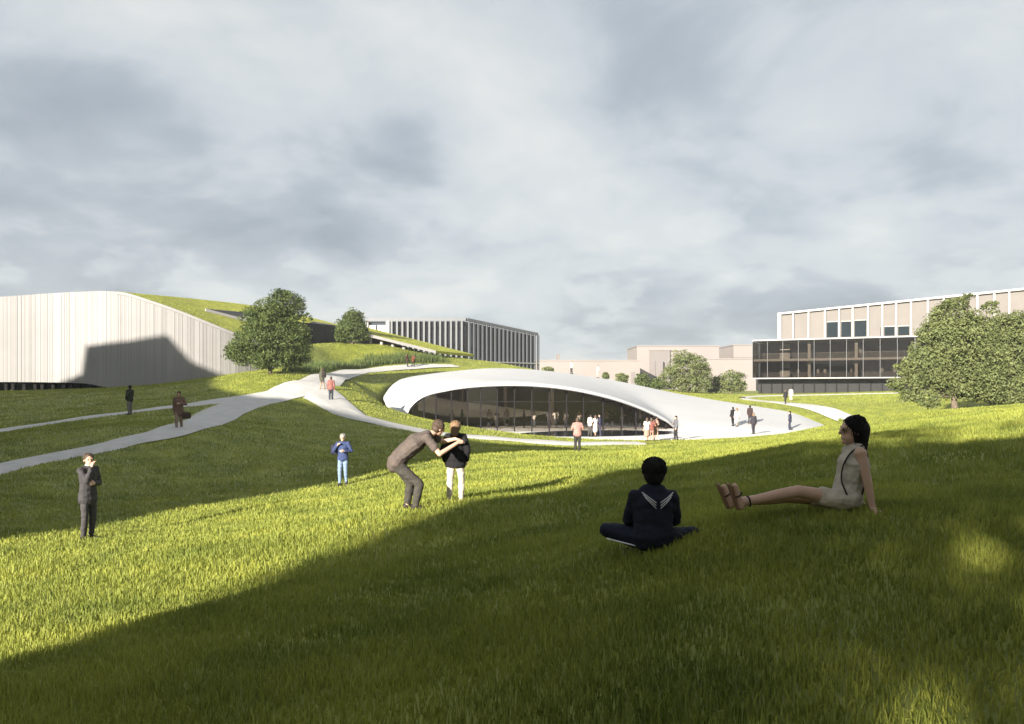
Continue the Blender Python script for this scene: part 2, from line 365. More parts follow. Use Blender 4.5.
# ------------------------------------------------------------------ white shell pavilion
def resample(p, n):
    p = [Vector(q) for q in p]; L_ = [0]
    for a, b in zip(p, p[1:]): L_.append(L_[-1] + (b - a).length)
    out = []; j = 0
    for k in range(n):
        s = L_[-1] * k / (n - 1)
        while j < len(L_) - 2 and L_[j + 1] < s: j += 1
        t = (s - L_[j]) / max(L_[j + 1] - L_[j], 1e-9); out.append(p[j].lerp(p[j + 1], t))
    return out
def build_shell():
    root = empty('shell_pavilion', (CX, CY, FLOOR), 'low white shell pavilion with a wide glazed mouth, its roof sweeping down into the plaza', 'pavilion')
    Fp = [Vector((*circ(214), -2.30))] + [P(*q) for q in ((409, 409, 68.6), (418, 399.5, 69.2), (433, 391.5, 69.4), (456, 386, 69), (490, 383, 68.5), (530, 383, 68), (572, 387.5, 68.2), (612, 396.5, 69), (642, 407, 70.2), (666, 418.5, 71.6), (681, 427.5, 73))]
    Fp += [Vector((18.5, 72.0, FLOOR + .04)), Vector((22.5, 71.5, FLOOR + .04)), Vector((27, 73, FLOOR + .04)), Vector((*circ(-8), FLOOR + .05))]
    Bp = [Vector((*circ(214), -2.30))] + [Vector((*circ(a), z)) for a, z in RIM[1:-1]] + [Vector((*circ(-8), FLOOR + .05))]
    n = 150; m = 26
    Fc = resample(smooth_line(Fp, 20), n); Bc = resample(smooth_line(Bp, 20), n)
    def loft(i, s):
        p = Fc[i].lerp(Bc[i], s); k = math.sin(math.pi * i / (n - 1))
        p.z += 0.16 * k * (1 - (1 - min(s / 0.14, 1)) ** 2) * (1 - s)          # the lip rolls up quickly
        return p
    th = 0.34
    V = []; Q = []
    prof = [(0.030, -th), (0.010, -th), (0.0, -th * .75), (-0.004, -th * .35), (0.0, -.06)] + [(((j / (m - 1)) ** 1.5) * 0.985 + 0.012, 0) for j in range(m)]
    for i in range(n):
        for s, dz in prof:
            p = loft(i, max(s, 0)); p = p + (Fc[i] - Bc[i]).normalized() * (0.10 if s < 0 else 0)
            thin = min(1.0, i / 16, (n - 1 - i) / 40)
            V.append((p.x, p.y, p.z + dz * thin))
    k = len(prof)
    for i in range(n - 1):
        for j in range(k - 1):
            a = i * k + j; Q.append((a, a + 1, a + k + 1, a + k))
    pyobj('roof', V, Q, M['shell'], root, smooth=True)
    # soffit below the roof
    V = []; Q = []; i1 = int(n * 0.80)
    for i in range(2, i1):
        for j in range(12):
            p = loft(i, 0.03 + 0.94 * j / 11); V.append((p.x, p.y, max(p.z - th, FLOOR + .02)))
    for i in range(i1 - 3):
        for j in range(11):
            a = i * 12 + j; Q.append((a, a + 1, a + 13, a + 12))
    pyobj('soffit', V, Q, M['soffit'], root, smooth=True)
    # glazed front, set back from the lip
    G = [loft(i, 0.055) for i in range(n)]
    pix = [413, 423, 435.5, 450.5, 466, 481.5, 497.5, 514.5, 531.5, 549, 567, 585, 603, 620, 636, 651, 665, 676]
    st = []
    for px in pix:
        b = min(range(3, int(n * .75)), key=lambda i: abs(512 + F * G[i].x / G[i].y - px) + (G[i].y > 80) * 99)
        st.append(G[b])
    for a, b in zip(st, st[1:]):
        za, zb = a.z - th - .02, b.z - th - .02
        if min(za, zb) < FLOOR + .25: za, zb = max(za, FLOOR + .3), max(zb, FLOOR + .12)
        t = (b - a); t.z = 0; nrm = Vector((t.y, -t.x, 0)).normalized() * .01
        bm = bmesh.new(); c = [(a.x, a.y), (b.x, b.y)]
        hexa(bm, [Vector((*c[0], FLOOR + .03)) - nrm, Vector((*c[1], FLOOR + .03)) - nrm, Vector((*c[1], FLOOR + .03)) + nrm, Vector((*c[0], FLOOR + .03)) + nrm,
                  Vector((*c[0], za)) - nrm, Vector((*c[1], zb)) - nrm, Vector((*c[1], zb)) + nrm, Vector((*c[0], za)) + nrm])
        obj('glass_pane', bm, M['glass'], root)
    for k, a in enumerate(st[1:-1]):
        zt = max(a.z - th + .05, FLOOR + .3); bm = bmesh.new()
        hexa(bm, [(a.x + u, a.y + v, z) for z in (FLOOR + .02, zt) for u, v in ((-.06, -.12), (.06, -.12), (.06, .06), (-.06, .06))])
        obj('mullion', bm, M['dark_frame'], root)
    bm = bmesh.new()
    for a, b in zip(st[4:13], st[5:14]):
        hexa(bm, [(a.x, a.y - .05, -1.05), (b.x, b.y - .05, -1.05), (b.x, b.y + .03, -1.05), (a.x, a.y + .03, -1.05), (a.x, a.y - .05, -.98), (b.x, b.y - .05, -.98), (b.x, b.y + .03, -.98), (a.x, a.y + .03, -.98)])
    obj('transom', bm, M['dark_frame'], root)
    # rooms behind the glass
    bm = bmesh.new(); disc(bm, CX, CY + .8, CR - 1.2, CR - 1.6, FLOOR + .005, FLOOR + .025); 
    for f in [v for v in bm.verts if v.co.y < 71.5]: f.co.y = 71.5 + (f.co.y - 71.5) * .02 + 2.6
    obj('inner_floor', bm, M['inner_floor'], root)
    def ribbon(name, pts, mat, thick):
        c = smooth_line(pts, 10); V = []; Q = []
        # pts: x, y, with z bottom/top packed through two lists
        return c
    wall = [(-9.5, 76), (-8, 82), (-2, 86), (6, 87), (12, 86), (17, 81)]
    top = [-1.6, -.4, 0.55, 0.45, -0.9, -2.6]
    V = []; Q = []; c = smooth_line([(a[0], a[1], t) for a, t in zip(wall, top)], 8)
    for p in c: V += [(p.x, p.y, FLOOR), (p.x, p.y, p.z), (p.x * 1.01, p.y + .3, p.z), (p.x * 1.01, p.y + .3, FLOOR)]
    for i in range(len(c) - 1):
        for j in range(3): a = i * 4 + j; Q.append((a, a + 1, a + 5, a + 4))
    pyobj('back_wall', V, Q, M['inner_wall'], root)
    # the white curved balustrade that swoops through the room
    cc = smooth_line([P(418, 392, 74).to_tuple() , P(445, 399, 77), P(480, 404, 79), P(515, 408.5, 79), P(548, 412, 77)], 10)
    hh = [2.3 - 2.0 * (i / (len(cc) - 1)) ** 0.75 for i in range(len(cc))]
    hh = [1.6 * (1 - (i / (len(cc) - 1)) ** 2.2) + .08 for i in range(len(cc))]
    V = []; Q = []
    for p, h in zip(cc, hh): V += [(p.x, p.y, p.z - h), (p.x, p.y - .3, p.z), (p.x, p.y, p.z + .02), (p.x, p.y + .25, p.z - h)]
    for i in range(len(cc) - 1):
        for j in range(3): a = i * 4 + j; Q.append((a, a + 1, a + 5, a + 4))
    pyobj('balustrade', V, Q, M['inner_white'], root, smooth=True)
    for px in (462, 505, 552):
        p = P(px, 420, 80); bm = bmesh.new(); disc(bm, p.x, p.y, .2, .2, FLOOR, .35, n=12); obj('column', bm, M['inner_wall'], root)
    # closed upstand at the left end of the roof, against the bank
    return st
SHELL_GLASS = build_shell()

# ------------------------------------------------------------------ white building with the sloping green roof
def build_left_hall():
    fac = [(-150, 74, 303, 381), (-60, 77.5, 300, 382), (0, 79, 296.8, 382), (50, 79.8, 293.4, 382.4), (85, 80, 291.6, 383.6), (108, 80.1, 291.2, 387.5), (126, 80.3, 293.2, 387.5), (150, 80.6, 300.5, 386.5),
           (180, 81.2, 311, 384.5), (210, 82, 323, 381), (240, 83.3, 335, 378), (275, 86, 347, 372)]
    o = P(60, 390, 80); root = empty('sloping_hall', (o.x, o.y, -.3), 'long white louvred hall whose grassed roof slopes down to the right behind the big tree', 'building')
    c = smooth_line([(p[0], p[1], p[2]) for p in fac], 40); cb = smooth_line([(p[0], p[1], p[3]) for p in fac], 40)
    line = resample([P(a.x, 390, a.y) for a in c], 620)
    rnd = random.Random(4); V = []; Q = []
    def at(px):
        for i in range(len(c) - 1):
            if c[i].x <= px <= c[i + 1].x:
                t = (px - c[i].x) / (c[i + 1].x - c[i].x); return c[i].lerp(c[i + 1], t), cb[i].lerp(cb[i + 1], t)
        return (c[-1], cb[-1]) if px > c[-1].x else (c[0], cb[0])
    topl = []; botl = []
    out = 0
    for i, p in enumerate(line):
        q, qb = at(512 + F * p.x / p.y)
        if i % 2 == 0: out = rnd.choice((0.0, 0.006, 0.012, 0.02, 0.03))
        t = line[min(i + 1, len(line) - 1)] - line[max(i - 1, 0)]; nn = Vector((t.y, -t.x, 0)).normalized()
        a = p + nn * out; zb = (HOR - qb.z) / F * p.y; zt = (HOR - q.z) / F * p.y
        V += [(a.x, a.y, zb), (a.x, a.y, zt)]; topl.append(Vector((p.x, p.y, zt))); botl.append(Vector((p.x, p.y, zb)))
        if i % 2 == 1 or True:
            pass
    # square-edged battens: each sample is a flat strip, with the step between strips as its own face
    V2 = []; Q = []
    for i in range(0, len(line) - 1):
        v = len(V2); dx = Vector(V[2 * i]) - line[i]; off = Vector((dx.x, dx.y, 0))
        if i % 2: off = Vector((0, 0, 0))
        A0, A1 = botl[i] + off, topl[i] + off; B0, B1 = botl[i + 1] + off, topl[i + 1] + off
        V2 += [A0, B0, B1, A1]; Q.append((v, v + 1, v + 2, v + 3))
        if i: Q.append((v - 3, v, v + 3, v - 2))
    pyobj('louvred_wall', V2, Q, M['white_clad'], root)
    # bottom closing edge and recess with dark glazing behind columns
    V = []; Q = []
    for i, b in enumerate(botl): V += [b, b + Vector((0, 1.6, 0))]
    for i in range(len(botl) - 1): a = 2 * i; Q.append((a, a + 1, a + 3, a + 2))
    pyobj('soffit', V, Q, M['white_frame'], root)
    A = P(-150, 385, 77); B = P(112, 385, 82.2); fr = Face((A.x, A.y), (B.x, B.y))
    bm = bmesh.new(); fr.box(bm, 0, fr.len, -1.6, 1.0, -.3, 0); obj('recessed_glazing', bm, M['pane'], root)
    k = 0; u = .4
    while u < fr.len - .3:
        bm = bmesh.new(); fr.box(bm, u, u + .28, -1.6, 1.05, .02, .6); obj('column', bm, M['dark_frame'], root); u += 1.0 if k % 3 else .62; k += 1
    # green roof: from the top of the wall back to the ridge
    cut = [t for t in topl if 512 + F * t.x / t.y > 118]
    fr_l = resample(cut + [P(290, 331, 105), P(313, 321.5, 114), P(340, 326, 118)], 70)
    ridge = resample(smooth_line([P(118, 291.6, 84), P(128, 292.6, 88), P(160, 295.5, 96), P(200, 299.3, 106), P(256, 306, 116), P(300, 315, 121), P(342, 325.5, 120)], 10), 70)
    V = []; Q = []; mm = 12
    for a, b in zip(fr_l, ridge):
        for j in range(mm): V.append(a.lerp(b, j / (mm - 1)))
        V.append(a.lerp(b, 1) + Vector((0, .2, -.7))); V.append(a + Vector((0, .5, -.55))); 
    mm2 = mm + 2
    for i in range(69):
        for j in range(mm2): 
            a = i * mm2 + j; b = i * mm2 + (j + 1) % mm2; Q.append((a, b, b + mm2, a + mm2))
    pyobj('grass_roof', V, Q, M['green_roof'], root)
    # thin white edge along the roof
    V = []; Q = []
    e = fr_l
    for a in e: V += [a + Vector((0, -.10, .03)), a + Vector((0, .12, .05)), a + Vector((0, .12, -.30)), a + Vector((0, -.10, -.24))]
    for i in range(len(e) - 1):
        for j in range(4): a = 4 * i + j; b = 4 * i + (j + 1) % 4; Q.append((a, b, b + 4, a + 4))
    pyobj('roof_edge', V, Q, M['white_clad'], root)
    # flat roof and back of the white part, out of sight from the lawn
    left = [t for t in topl if 512 + F * t.x / t.y <= 120]; left = left[::12] + [left[-1]]
    V = []; Q = []
    for t in left: V += [t + Vector((0, .02, -.05)), t + Vector((0, 16, -.6)), t + Vector((0, 16, -9))]
    for i in range(len(left) - 1):
        a = 3 * i; Q += [(a, a + 1, a + 4, a + 3), (a + 1, a + 2, a + 5, a + 4)]
    pyobj('flat_roof', V, Q, M['green_roof'], root)
    # triangular skylight cut into the roof: dark glass in a white upstand
    def roofpt(i, s): return fr_l[i].lerp(ridge[i], s)
    def plane_hit(px, py):
        best = min(((abs(512 + F * q.x / q.y - px) + abs(HOR - F * q.z / q.y - py)), i, s) for i in range(70) for s in [k / 40 for k in range(41)] for q in [roofpt(i, s)])
        return roofpt(best[1], best[2])
    tri = [plane_hit(206, 311.5), plane_hit(252, 315), plane_hit(246, 321.5)]
    bm = bmesh.new(); lo = [bm.verts.new(p + Vector((0, 0, .03))) for p in tri]; hi = [bm.verts.new(p + Vector((0, 0, .30))) for p in tri]
    bm.faces.new(hi)
    for i in range(3): bm.faces.new((lo[i], lo[(i + 1) % 3], hi[(i + 1) % 3], hi[i]))
    sk = obj('skylight', bm, M['void'], root)
    bm = bmesh.new()
    for i in range(3):
        a, b = tri[i], tri[(i + 1) % 3]; d = (b - a).normalized(); s = Vector((d.y, -d.x, 0)) * .10
        hexa(bm, [a - s, b - s, b + s, a + s, a - s + Vector((0, 0, .33)), b - s + Vector((0, 0, .33)), b + s + Vector((0, 0, .33)), a + s + Vector((0, 0, .33))])
    f = obj('frame', bm, M['white_clad'], sk)
    f.parent = sk; f.matrix_parent_inverse = Matrix.Translation(-root.location)
    f.matrix_parent_inverse = root_inv(root); f.matrix_parent_inverse = Matrix.Identity(4)
    # dark entrance glazing below the tip of the roof
    A = P(262, 345, 103); B = P(348, 345, 117.5); fr = Face((A.x, A.y), (B.x, B.y))
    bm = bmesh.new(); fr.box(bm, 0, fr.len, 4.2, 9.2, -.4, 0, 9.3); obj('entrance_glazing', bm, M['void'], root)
    for u in (3, 6, 9, 12, 15, 18):
        bm = bmesh.new(); fr.box(bm, u, u + .12, 4.2, 8.6, .02, .2); obj('mullion', bm, M['dark_frame'], root)
    # second, lower wedge of roof on posts
    r = [P(364, 326.5, 119), P(474, 354.5, 119), P(436, 350.8, 110), P(366, 333.5, 108)]
    bm = bmesh.new(); a = [bm.verts.new(p) for p in r]; b = [bm.verts.new(p - Vector((0, 0, .35))) for p in r]
    bm.faces.new(a); bm.faces.new(b[::-1])
    for i in range(4): bm.faces.new((a[i], a[(i + 1) % 4], b[(i + 1) % 4], b[i]))
    obj('wedge_roof', bm, M['green_roof'], root)
    bm = bmesh.new(); q0, q1 = r[3], r[2]
    hexa(bm, [q0 + Vector((0, -.2, -.36)), q1 + Vector((0, -.2, -.36)), q1 + Vector((0, .05, -.36)), q0 + Vector((0, .05, -.36)), q0 + Vector((0, -.2, .03)), q1 + Vector((0, -.2, .03)), q1 + Vector((0, .05, .03)), q0 + Vector((0, .05, .03))])
    obj('wedge_edge', bm, M['white_clad'], root)
    for t in (.04, .2, .36, .52):
        p = q0.lerp(q1, t) + Vector((0, 1.2, 0)); bm = bmesh.new(); disc(bm, p.x, p.y, .22, .22, 4.0, p.z - .4, n=10); obj('post', bm, M['white_frame'], root)
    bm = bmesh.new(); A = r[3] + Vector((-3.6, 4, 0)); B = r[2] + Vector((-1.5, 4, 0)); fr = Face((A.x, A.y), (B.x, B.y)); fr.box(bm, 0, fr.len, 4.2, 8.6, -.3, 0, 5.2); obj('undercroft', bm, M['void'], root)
    return botl
HALL_BASE = build_left_hall()

# ------------------------------------------------------------------ dark finned block behind the bank
def build_fin_block():
    c = P(466, 390, 150); l = P(367, 390, 151); r = P(537.5, 390, 164)
    root = empty('finned_block', (c.x, c.y, 2), 'dark grey block with close vertical fins rising behind the grass bank', 'building')
    zt = 72.0 / F * 150; zr = 57.0 / F * 164
    back = [(r.x - 40, r.y + 10), (l.x - 8, l.y + 45)]
    bm = bmesh.new(); prism(bm, [(l.x, l.y + .5), (c.x - .5, c.y + .5), (r.x - .5, r.y + .3), (r.x - 14, r.y + 14), (l.x, l.y + 40)], 0.5, [zt - .6, zt - .6, zr - .6, zr - .6, zt - .6]); obj('wall', bm, M['pane'], root)
    f1 = Face((l.x, l.y), (c.x, c.y)); f2 = Face((c.x, c.y), (r.x, r.y))
    bm = bmesh.new(); f1.box(bm, -.2, f1.len, zt - .55, zt, -.5, .25); obj('parapet', bm, M['grey_fin'], root)
    bm = bmesh.new(); f2.box(bm, 0.26, f2.len, zt - .5, zt, -.5, .25, zr, zr - .5); obj('parapet', bm, M['grey_fin'], root)
    k = 0; u = 4.6
    while u < f1.len - .2:
        bm = bmesh.new(); f1.box(bm, u, u + .34, .5, zt - .56, -.02, .45); obj('fin', bm, M['grey_fin'], root); u += 1.02
    for s in range(4):
        bm = bmesh.new(); f1.box(bm, 4.4, f1.len, 2.2 + s * 3.1, 2.5 + s * 3.1, .0, .12); obj('spandrel', bm, M['dark_frame'], root)
    u = .5
    while u < f2.len:
        bm = bmesh.new(); k2 = u / f2.len; f2.box(bm, u, u + .3, .5, zt - .52 + (zr - zt) * k2, -.02, .4, zt - .53 + (zr - zt) * k2); obj('fin', bm, M['grey_fin'], root); u += 1.12
    bm = bmesh.new(); f2.box(bm, 0, f2.len, 5.3, 5.5, .1, .5); obj('string_course', bm, M['white_frame'], root)
    # pale framed corner at the left end
    for (u0, u1, z0, z1) in ((-.2, .35, .5, zt - .56), (3.7, 4.35, .5, zt - .56), (.36, 3.69, 8.2, 8.7)):
        bm = bmesh.new(); f1.box(bm, u0, u1, z0, z1, -.02, .5); obj('pale_frame', bm, M['white_frame'], root)
    for (u0, u1) in ((.55, 1.7), (2.0, 3.5)):
        bm = bmesh.new(); f1.box(bm, u0, u1, 9.1, 12.2, -.02, .15); obj('window', bm, M['inner_white'], root)
build_fin_block()

# ------------------------------------------------------------------ glass-fronted building on the right
def build_right():
    A = P(752.5, 390, 150); B = Vector((A.x + 21.5 * 1.95, A.y - 11 * 1.95, 0)); f = Face((A.x, A.y), (B.x, B.y))
    root = empty('glazed_building', (A.x, A.y, 0), 'building with a two storey dark glass box below a pale panelled upper floor', 'building')
    n = f.n; L_ = f.len; z0, z1 = 1.97, 9.35
    def plan(u0, u1, o0, o1): return [tuple(f.at(u, o, 0).xy) for u, o in ((u0, o0), (u1, o0), (u1, o1), (u0, o1))]
    # floors, back of rooms, roof of the box
    bm = bmesh.new(); f.box(bm, 0, L_, z0 + .1, z0 + .29, -14, .12); obj('floor_slab', bm, M['white_frame'], root)
    bm = bmesh.new(); f.box(bm, .15, L_, 5.35, 5.75, -13.8, -.35); obj('floor_slab', bm, M['soffit'], root)
    bm = bmesh.new(); f.box(bm, -.02, L_, z1 - .2, z1, -14, .12); obj('box_roof', bm, M['white_frame'], root)
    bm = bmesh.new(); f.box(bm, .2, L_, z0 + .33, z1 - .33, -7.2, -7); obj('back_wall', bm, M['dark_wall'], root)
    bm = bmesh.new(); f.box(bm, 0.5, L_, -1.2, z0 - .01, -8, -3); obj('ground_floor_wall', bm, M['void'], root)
    k = 0; u = 1.0
    while u < L_ - 1:
        bm = bmesh.new(); f.box(bm, u, u + .18, -1.2, z0 - .02, -2.98, -2.7); obj('ground_floor_mullion', bm, M['dark_frame'], root); u += 1.9
    for u in (9.5, 17.5, 27, 35):
        for zz0, zz1 in ((z0 + .33, 5.34), (5.76, z1 - .33)):
            bm = bmesh.new(); f.box(bm, u, u + .5, zz0, zz1, -3, -2.4); obj('column', bm, M['soffit'], root)
    # pale stair core seen through the glass
    for j in range(4):
        bm = bmesh.new(); f.box(bm, 4.2, 6.0, z0 + .5 + 1.7 * j, z0 + 1.7 + 1.7 * j, -5.0, -4.8); obj('stair_flight', bm, M['soffit'], root)
    # glass panes and mullions, front and the short left side
    u = 0.0; w = 2.72; i = 0
    while u < L_ - .5:
        bm = bmesh.new(); f.box(bm, u + .04, min(u + w - .04, L_), z0 + .33, z1 - .33, -.03, 0); obj('glass_pane', bm, M['glass_dark'], root)
        bm = bmesh.new(); f.box(bm, u - .03, u + .03, z0 + .33, z1 - .33, -.1, .06); obj('mullion', bm, M['grey_fin'], root); u += w
    side = Face(f.at(0, 0, 0).xy, f.at(0, -14, 0).xy)
    for k in range(4):
        p0 = f.at(0, -3.5 * k - .1, 0); p1 = f.at(0, -3.5 * k - 3.4, 0); s = Face(p0.xy, p1.xy)
        bm = bmesh.new(); s.box(bm, 0, s.len, z0 + .33, z1 - .33, -.02, .02); obj('glass_pane', bm, M['glass_dark'], root)
    # upper floor with sloping roofline
    u0 = 4.6; sl = lambda u: 14.35 + (u - u0) * 0.062
    bm = bmesh.new(); f.box(bm, u0, L_, z1 + .003, sl(u0) - .3, -16, -2.0, sl(L_) - .3); obj('upper_wall', bm, M['beige_panel'], root)
    bm = bmesh.new(); f.box(bm, u0 - .3, L_, sl(u0) - .298, sl(u0) + .05, -16.3, -1.35, sl(L_) + .05, sl(L_) - .298); obj('cornice', bm, M['white_frame'], root)
    bm = bmesh.new(); f.box(bm, u0 - .3, u0 + .35, z1 + .004, sl(u0) - .3, -2.2, -1.45); obj('pilaster', bm, M['white_frame'], root)
    px = [792, 807.5, 824, 838.5, 852, 867.5, 882, 896, 911, 928, 944, 961, 978, 995, 1010]
    def uat(p):
        r = (p - 512) / F; return (r * f.A.y - f.A.x) / (f.t.x - r * f.t.y)
    us = [uat(p) for p in px]
    for a in us:
        bm = bmesh.new(); f.box(bm, a - .14, a + .14, z1 + .004, sl(a) - .31, -1.995, -1.45, sl(a + .3) - .31); obj('pilaster', bm, M['white_frame'], root)
    for a, b, frac in [(us[2], us[3], .60), (us[3], us[4], .60), (us[4], us[5], .62), (us[5] + 2.2, us[6], .36), (us[6], us[7], .36), (us[7], us[8], .36), (us[10], us[11], .5), (us[12], us[13], .45), (us[13], us[14], .45)]:
        bm = bmesh.new(); f.box(bm, a + .3, b - .3, z1 + .25, z1 + 5 * frac, -1.997, -1.93); wd = obj('window', bm, M['dark_pane'], root)
        bm = bmesh.new(); f.box(bm, a + .25, b - .25, z1 + 5 * frac + .002, z1 + 5 * frac + .12, -1.996, -1.85); lt = obj('lintel', bm, M['white_frame'], wd); 
    return f
RIGHT = build_right()

# ------------------------------------------------------------------ pale blocks far away
def block(name, label, boxes, group='pale blocks on the skyline'):
    """boxes: part, px0, px1, py_top, d, depth, material"""
    p = P((boxes[0][1] + boxes[0][2]) / 2, 390, boxes[0][4]); root = empty(name, (p.x, p.y, -1), label, 'building', group)
    for part, a, b, t, d, dep, mt in boxes:
        A = P(a, 390, d); B = P(b, 390, d); zt = (HOR - t) / F * d; bm = bmesh.new()
        hexa(bm, [(A.x, d, -2), (B.x, d, -2), (B.x, d + dep, -2), (A.x, d + dep, -2), (A.x, d, zt), (B.x, d, zt), (B.x, d + dep, zt), (A.x, d + dep, zt)])
        o = obj(part, bm, M[mt], root)
        if part == 'wall':
            bm = bmesh.new(); hexa(bm, [(A.x - .3, d - .3, zt + .01), (B.x + .3, d - .3, zt + .01), (B.x + .3, d + dep, zt + .01), (A.x - .3, d + dep, zt + .01), (A.x - .3, d - .3, zt + .45), (B.x + .3, d - .3, zt + .45), (B.x + .3, d + dep, zt + .45), (A.x - .3, d + dep, zt + .45)])
            obj('parapet', bm, M['pink_wall'], root)
    return root
block('distant_block', 'long low pinkish block on the skyline behind the shell roof', [('wall', 536, 640, 361, 330, 30, 'pink_wall'), ('stair_door', 631, 635, 372, 329.9, 2, 'pink_dark')])
block('distant_block', 'stepped pale block behind the round crowned tree right of the shell', [('wall', 637, 719, 346.5, 360, 30, 'pink_wall'), ('wall', 650, 670, 350.5, 359, 2, 'pink_dark'), ('stair_door', 656, 663, 361, 357, 2.5, 'pink_dark')])
block('distant_block', 'lower pale wing between the stepped block and the glass box', [('wall', 690, 756, 359.5, 340, 20, 'pink_wall')])
block('distant_block', 'small pale block peeping up left of the glass box', [('wall', 733.5, 765, 345.5, 375, 30, 'pink_wall'), ('roof_band', 733.2, 765, 357, 374.5, 2, 'pink_dark')])
block('distant_tower', 'thin stub of a tower on a plinth far behind the shell roof', [('tower_shaft', 556.5, 560, 354, 345, 3, 'pink_dark'), ('plinth', 554.5, 563.5, 361, 344, 6, 'pink_wall')], None)
# ------------------------------------------------------------------ grass
def blades(name, x, y, z, h, w, seed, mat, parent=None, lean=0.45, mottle=None):
    r = np.random.default_rng(seed); n = len(x)
    yaw = r.uniform(0, 2 * np.pi, n); ln = r.normal(0, lean, n) * h; ld = r.uniform(0, 2 * np.pi, n)
    wx, wy = np.cos(yaw) * w / 2, np.sin(yaw) * w / 2
    lx, ly = np.cos(ld) * ln, np.sin(ld) * ln
    co = np.empty((n, 5, 3))
    co[:, 0] = np.stack([x - wx, y - wy, z - .015], 1); co[:, 1] = np.stack([x + wx, y + wy, z - .015], 1)
    co[:, 2] = np.stack([x + wx * .75 + lx * .35, y + wy * .75 + ly * .35, z + h * .58], 1)
    co[:, 3] = np.stack([x - wx * .75 + lx * .35, y - wy * .75 + ly * .35, z + h * .58], 1)
    co[:, 4] = np.stack([x + lx, y + ly, z + h * (1 - .25 * np.minimum(np.abs(ln / h), 1))], 1)
    b = np.arange(n)[:, None] * 5
    q = b + np.array([[0, 1, 2, 3]]); t = b + np.array([[3, 2, 4]])
    me = bpy.data.meshes.new(name); raw_mesh(me, co.reshape(-1, 3), q, t)
    a = me.attributes.new('tint', 'FLOAT', 'POINT')
    tint = np.clip(r.normal(.5, .17, n), 0, 1) if mottle is None else np.clip(.5 + r.normal(0, 1, n) * mottle, 0, 1); a.data.foreach_set('value', np.repeat(tint, 5).astype(np.float32))
    return link_mesh(name, me, mat, parent, parent is not None)

def near_path(x, y, pad):
    m = np.zeros(len(x), bool)
    for pth in PATHS:
        for (ax, ay, aw), (bx, by, bw) in zip(pth, pth[1:]):
            dx, dy = bx - ax, by - ay; L2 = dx * dx + dy * dy + 1e-9
            t = np.clip(((x - ax) * dx + (y - ay) * dy) / L2, 0, 1)
            m |= np.hypot(x - ax - t * dx, y - ay - t * dy) < (aw + bw) / 4 + pad
    return m
def lawn_blades():
    r = np.random.default_rng(7)
    rho = lambda d: np.where(d < 6, 2500.0, 2500.0 * (6 / np.maximum(d, 1)) ** 1.55)
    ds = np.linspace(2.0, 135, 4000); pdf = rho(ds) * 1.65 * ds; cdf = np.cumsum(pdf); total = cdf[-1] * (ds[1] - ds[0]); cdf /= cdf[-1]
    n = int(total); d = np.interp(r.uniform(0, 1, n), cdf, ds); x = r.uniform(-.84, .84, n) * d
    keep = np.hypot(x - CX, d - CY) > np.where(x < CX - 12, CR + .7, CR + .25)
    keep &= ~((x > -62) & (x < -14) & (d > 79.5) & (d < 97) & (d > 83 + (x + 28) * 1.4) & (x < -20))
    far = d > 18
    m = np.zeros(n, bool); m[far] = near_path(x[far], d[far], 0.02); keep &= ~m
    x = x[keep]; d = d[keep]; n = len(x)
    # tufts: lengths vary in patches
    patch = np.sin(x * 1.7 + 2 * np.sin(d * .8)) * np.sin(d * 1.9 + 1.5 * np.sin(x * .9)) + .6 * np.sin(x * 4.1 + d * 2.2) * np.sin(d * 5.3 - x * 1.2)
    k = np.maximum(d / 6.0, 1)
    h = (0.076 + .020 * patch) * k ** .06 * np.where(r.uniform(0, 1, n) < .06, r.uniform(1.3, 1.75, n), r.uniform(.45, 1.25, n))
    w = 0.0088 * k ** .66 * r.uniform(.7, 1.2, n)
    z = surf(x, d)
    g = blades('lawn_grass', x, d, z, h, w, 3, M['grass_blade'], mottle=np.interp(d, [3, 10, 30], [.30, .20, .15])); tag(g, 'short mown lawn grass covering the slopes', 'grass', kind='stuff')
def long_grass():
    """the strip of uncut grass along the upper path"""
    r = np.random.default_rng(11); X = []; Y = []
    line = [hit(a, b) for a, b in ((292, 372), (330, 368), (370, 364), (410, 361.5), (440, 361))]
    for a, b in zip(line, line[1:]):
        n = 1500; t = r.uniform(0, 1, n); X.append(a.x + (b.x - a.x) * t + r.normal(0, .6, n)); Y.append(a.y + (b.y - a.y) * t + r.normal(0, 1.3, n))
    x = np.concatenate(X); y = np.concatenate(Y); k = ~near_path(x, y, .2); x, y = x[k], y[k]
    g = blades('long_grass', x, y, surf(x, y), r.uniform(.3, .95, len(x)), np.full(len(x), .06), 5, M['leaf'], lean=.2)
    tag(g, 'strip of long dark grass beside the upper path', 'grass', kind='stuff')
def roof_grass():
    root = bpy.data.objects['sloping_hall']
    for nm, dens, nmname in (('grass_roof', 50, 'roof_grass'), ('wedge_roof', 40, 'roof_grass')):
        me = bpy.data.objects[nm].data; r = np.random.default_rng(21); X = []
        for p in me.polygons:
            if p.normal.z < .35 and nm == 'wedge_roof': continue
            c = [np.array(me.vertices[i].co) for i in p.vertices]
            if abs(p.normal.z) < .3: continue
            if nm == 'grass_roof' and (p.index % 14) > 10: continue
            a = p.area; n = r.poisson(a * dens)
            s, t = r.uniform(0, 1, n)[:, None], r.uniform(0, 1, n)[:, None]
            X.append((c[0] * (1 - s) + c[1] * s) * (1 - t) + (c[3] * (1 - s) + c[2] * s) * t)
        X = np.concatenate(X); n = len(X)
        g = blades(nmname, X[:, 0], X[:, 1], X[:, 2], r.uniform(.03, .09, n), np.full(n, .045), 9, M['grass_blade'], root); g['kind'] = 'stuff'

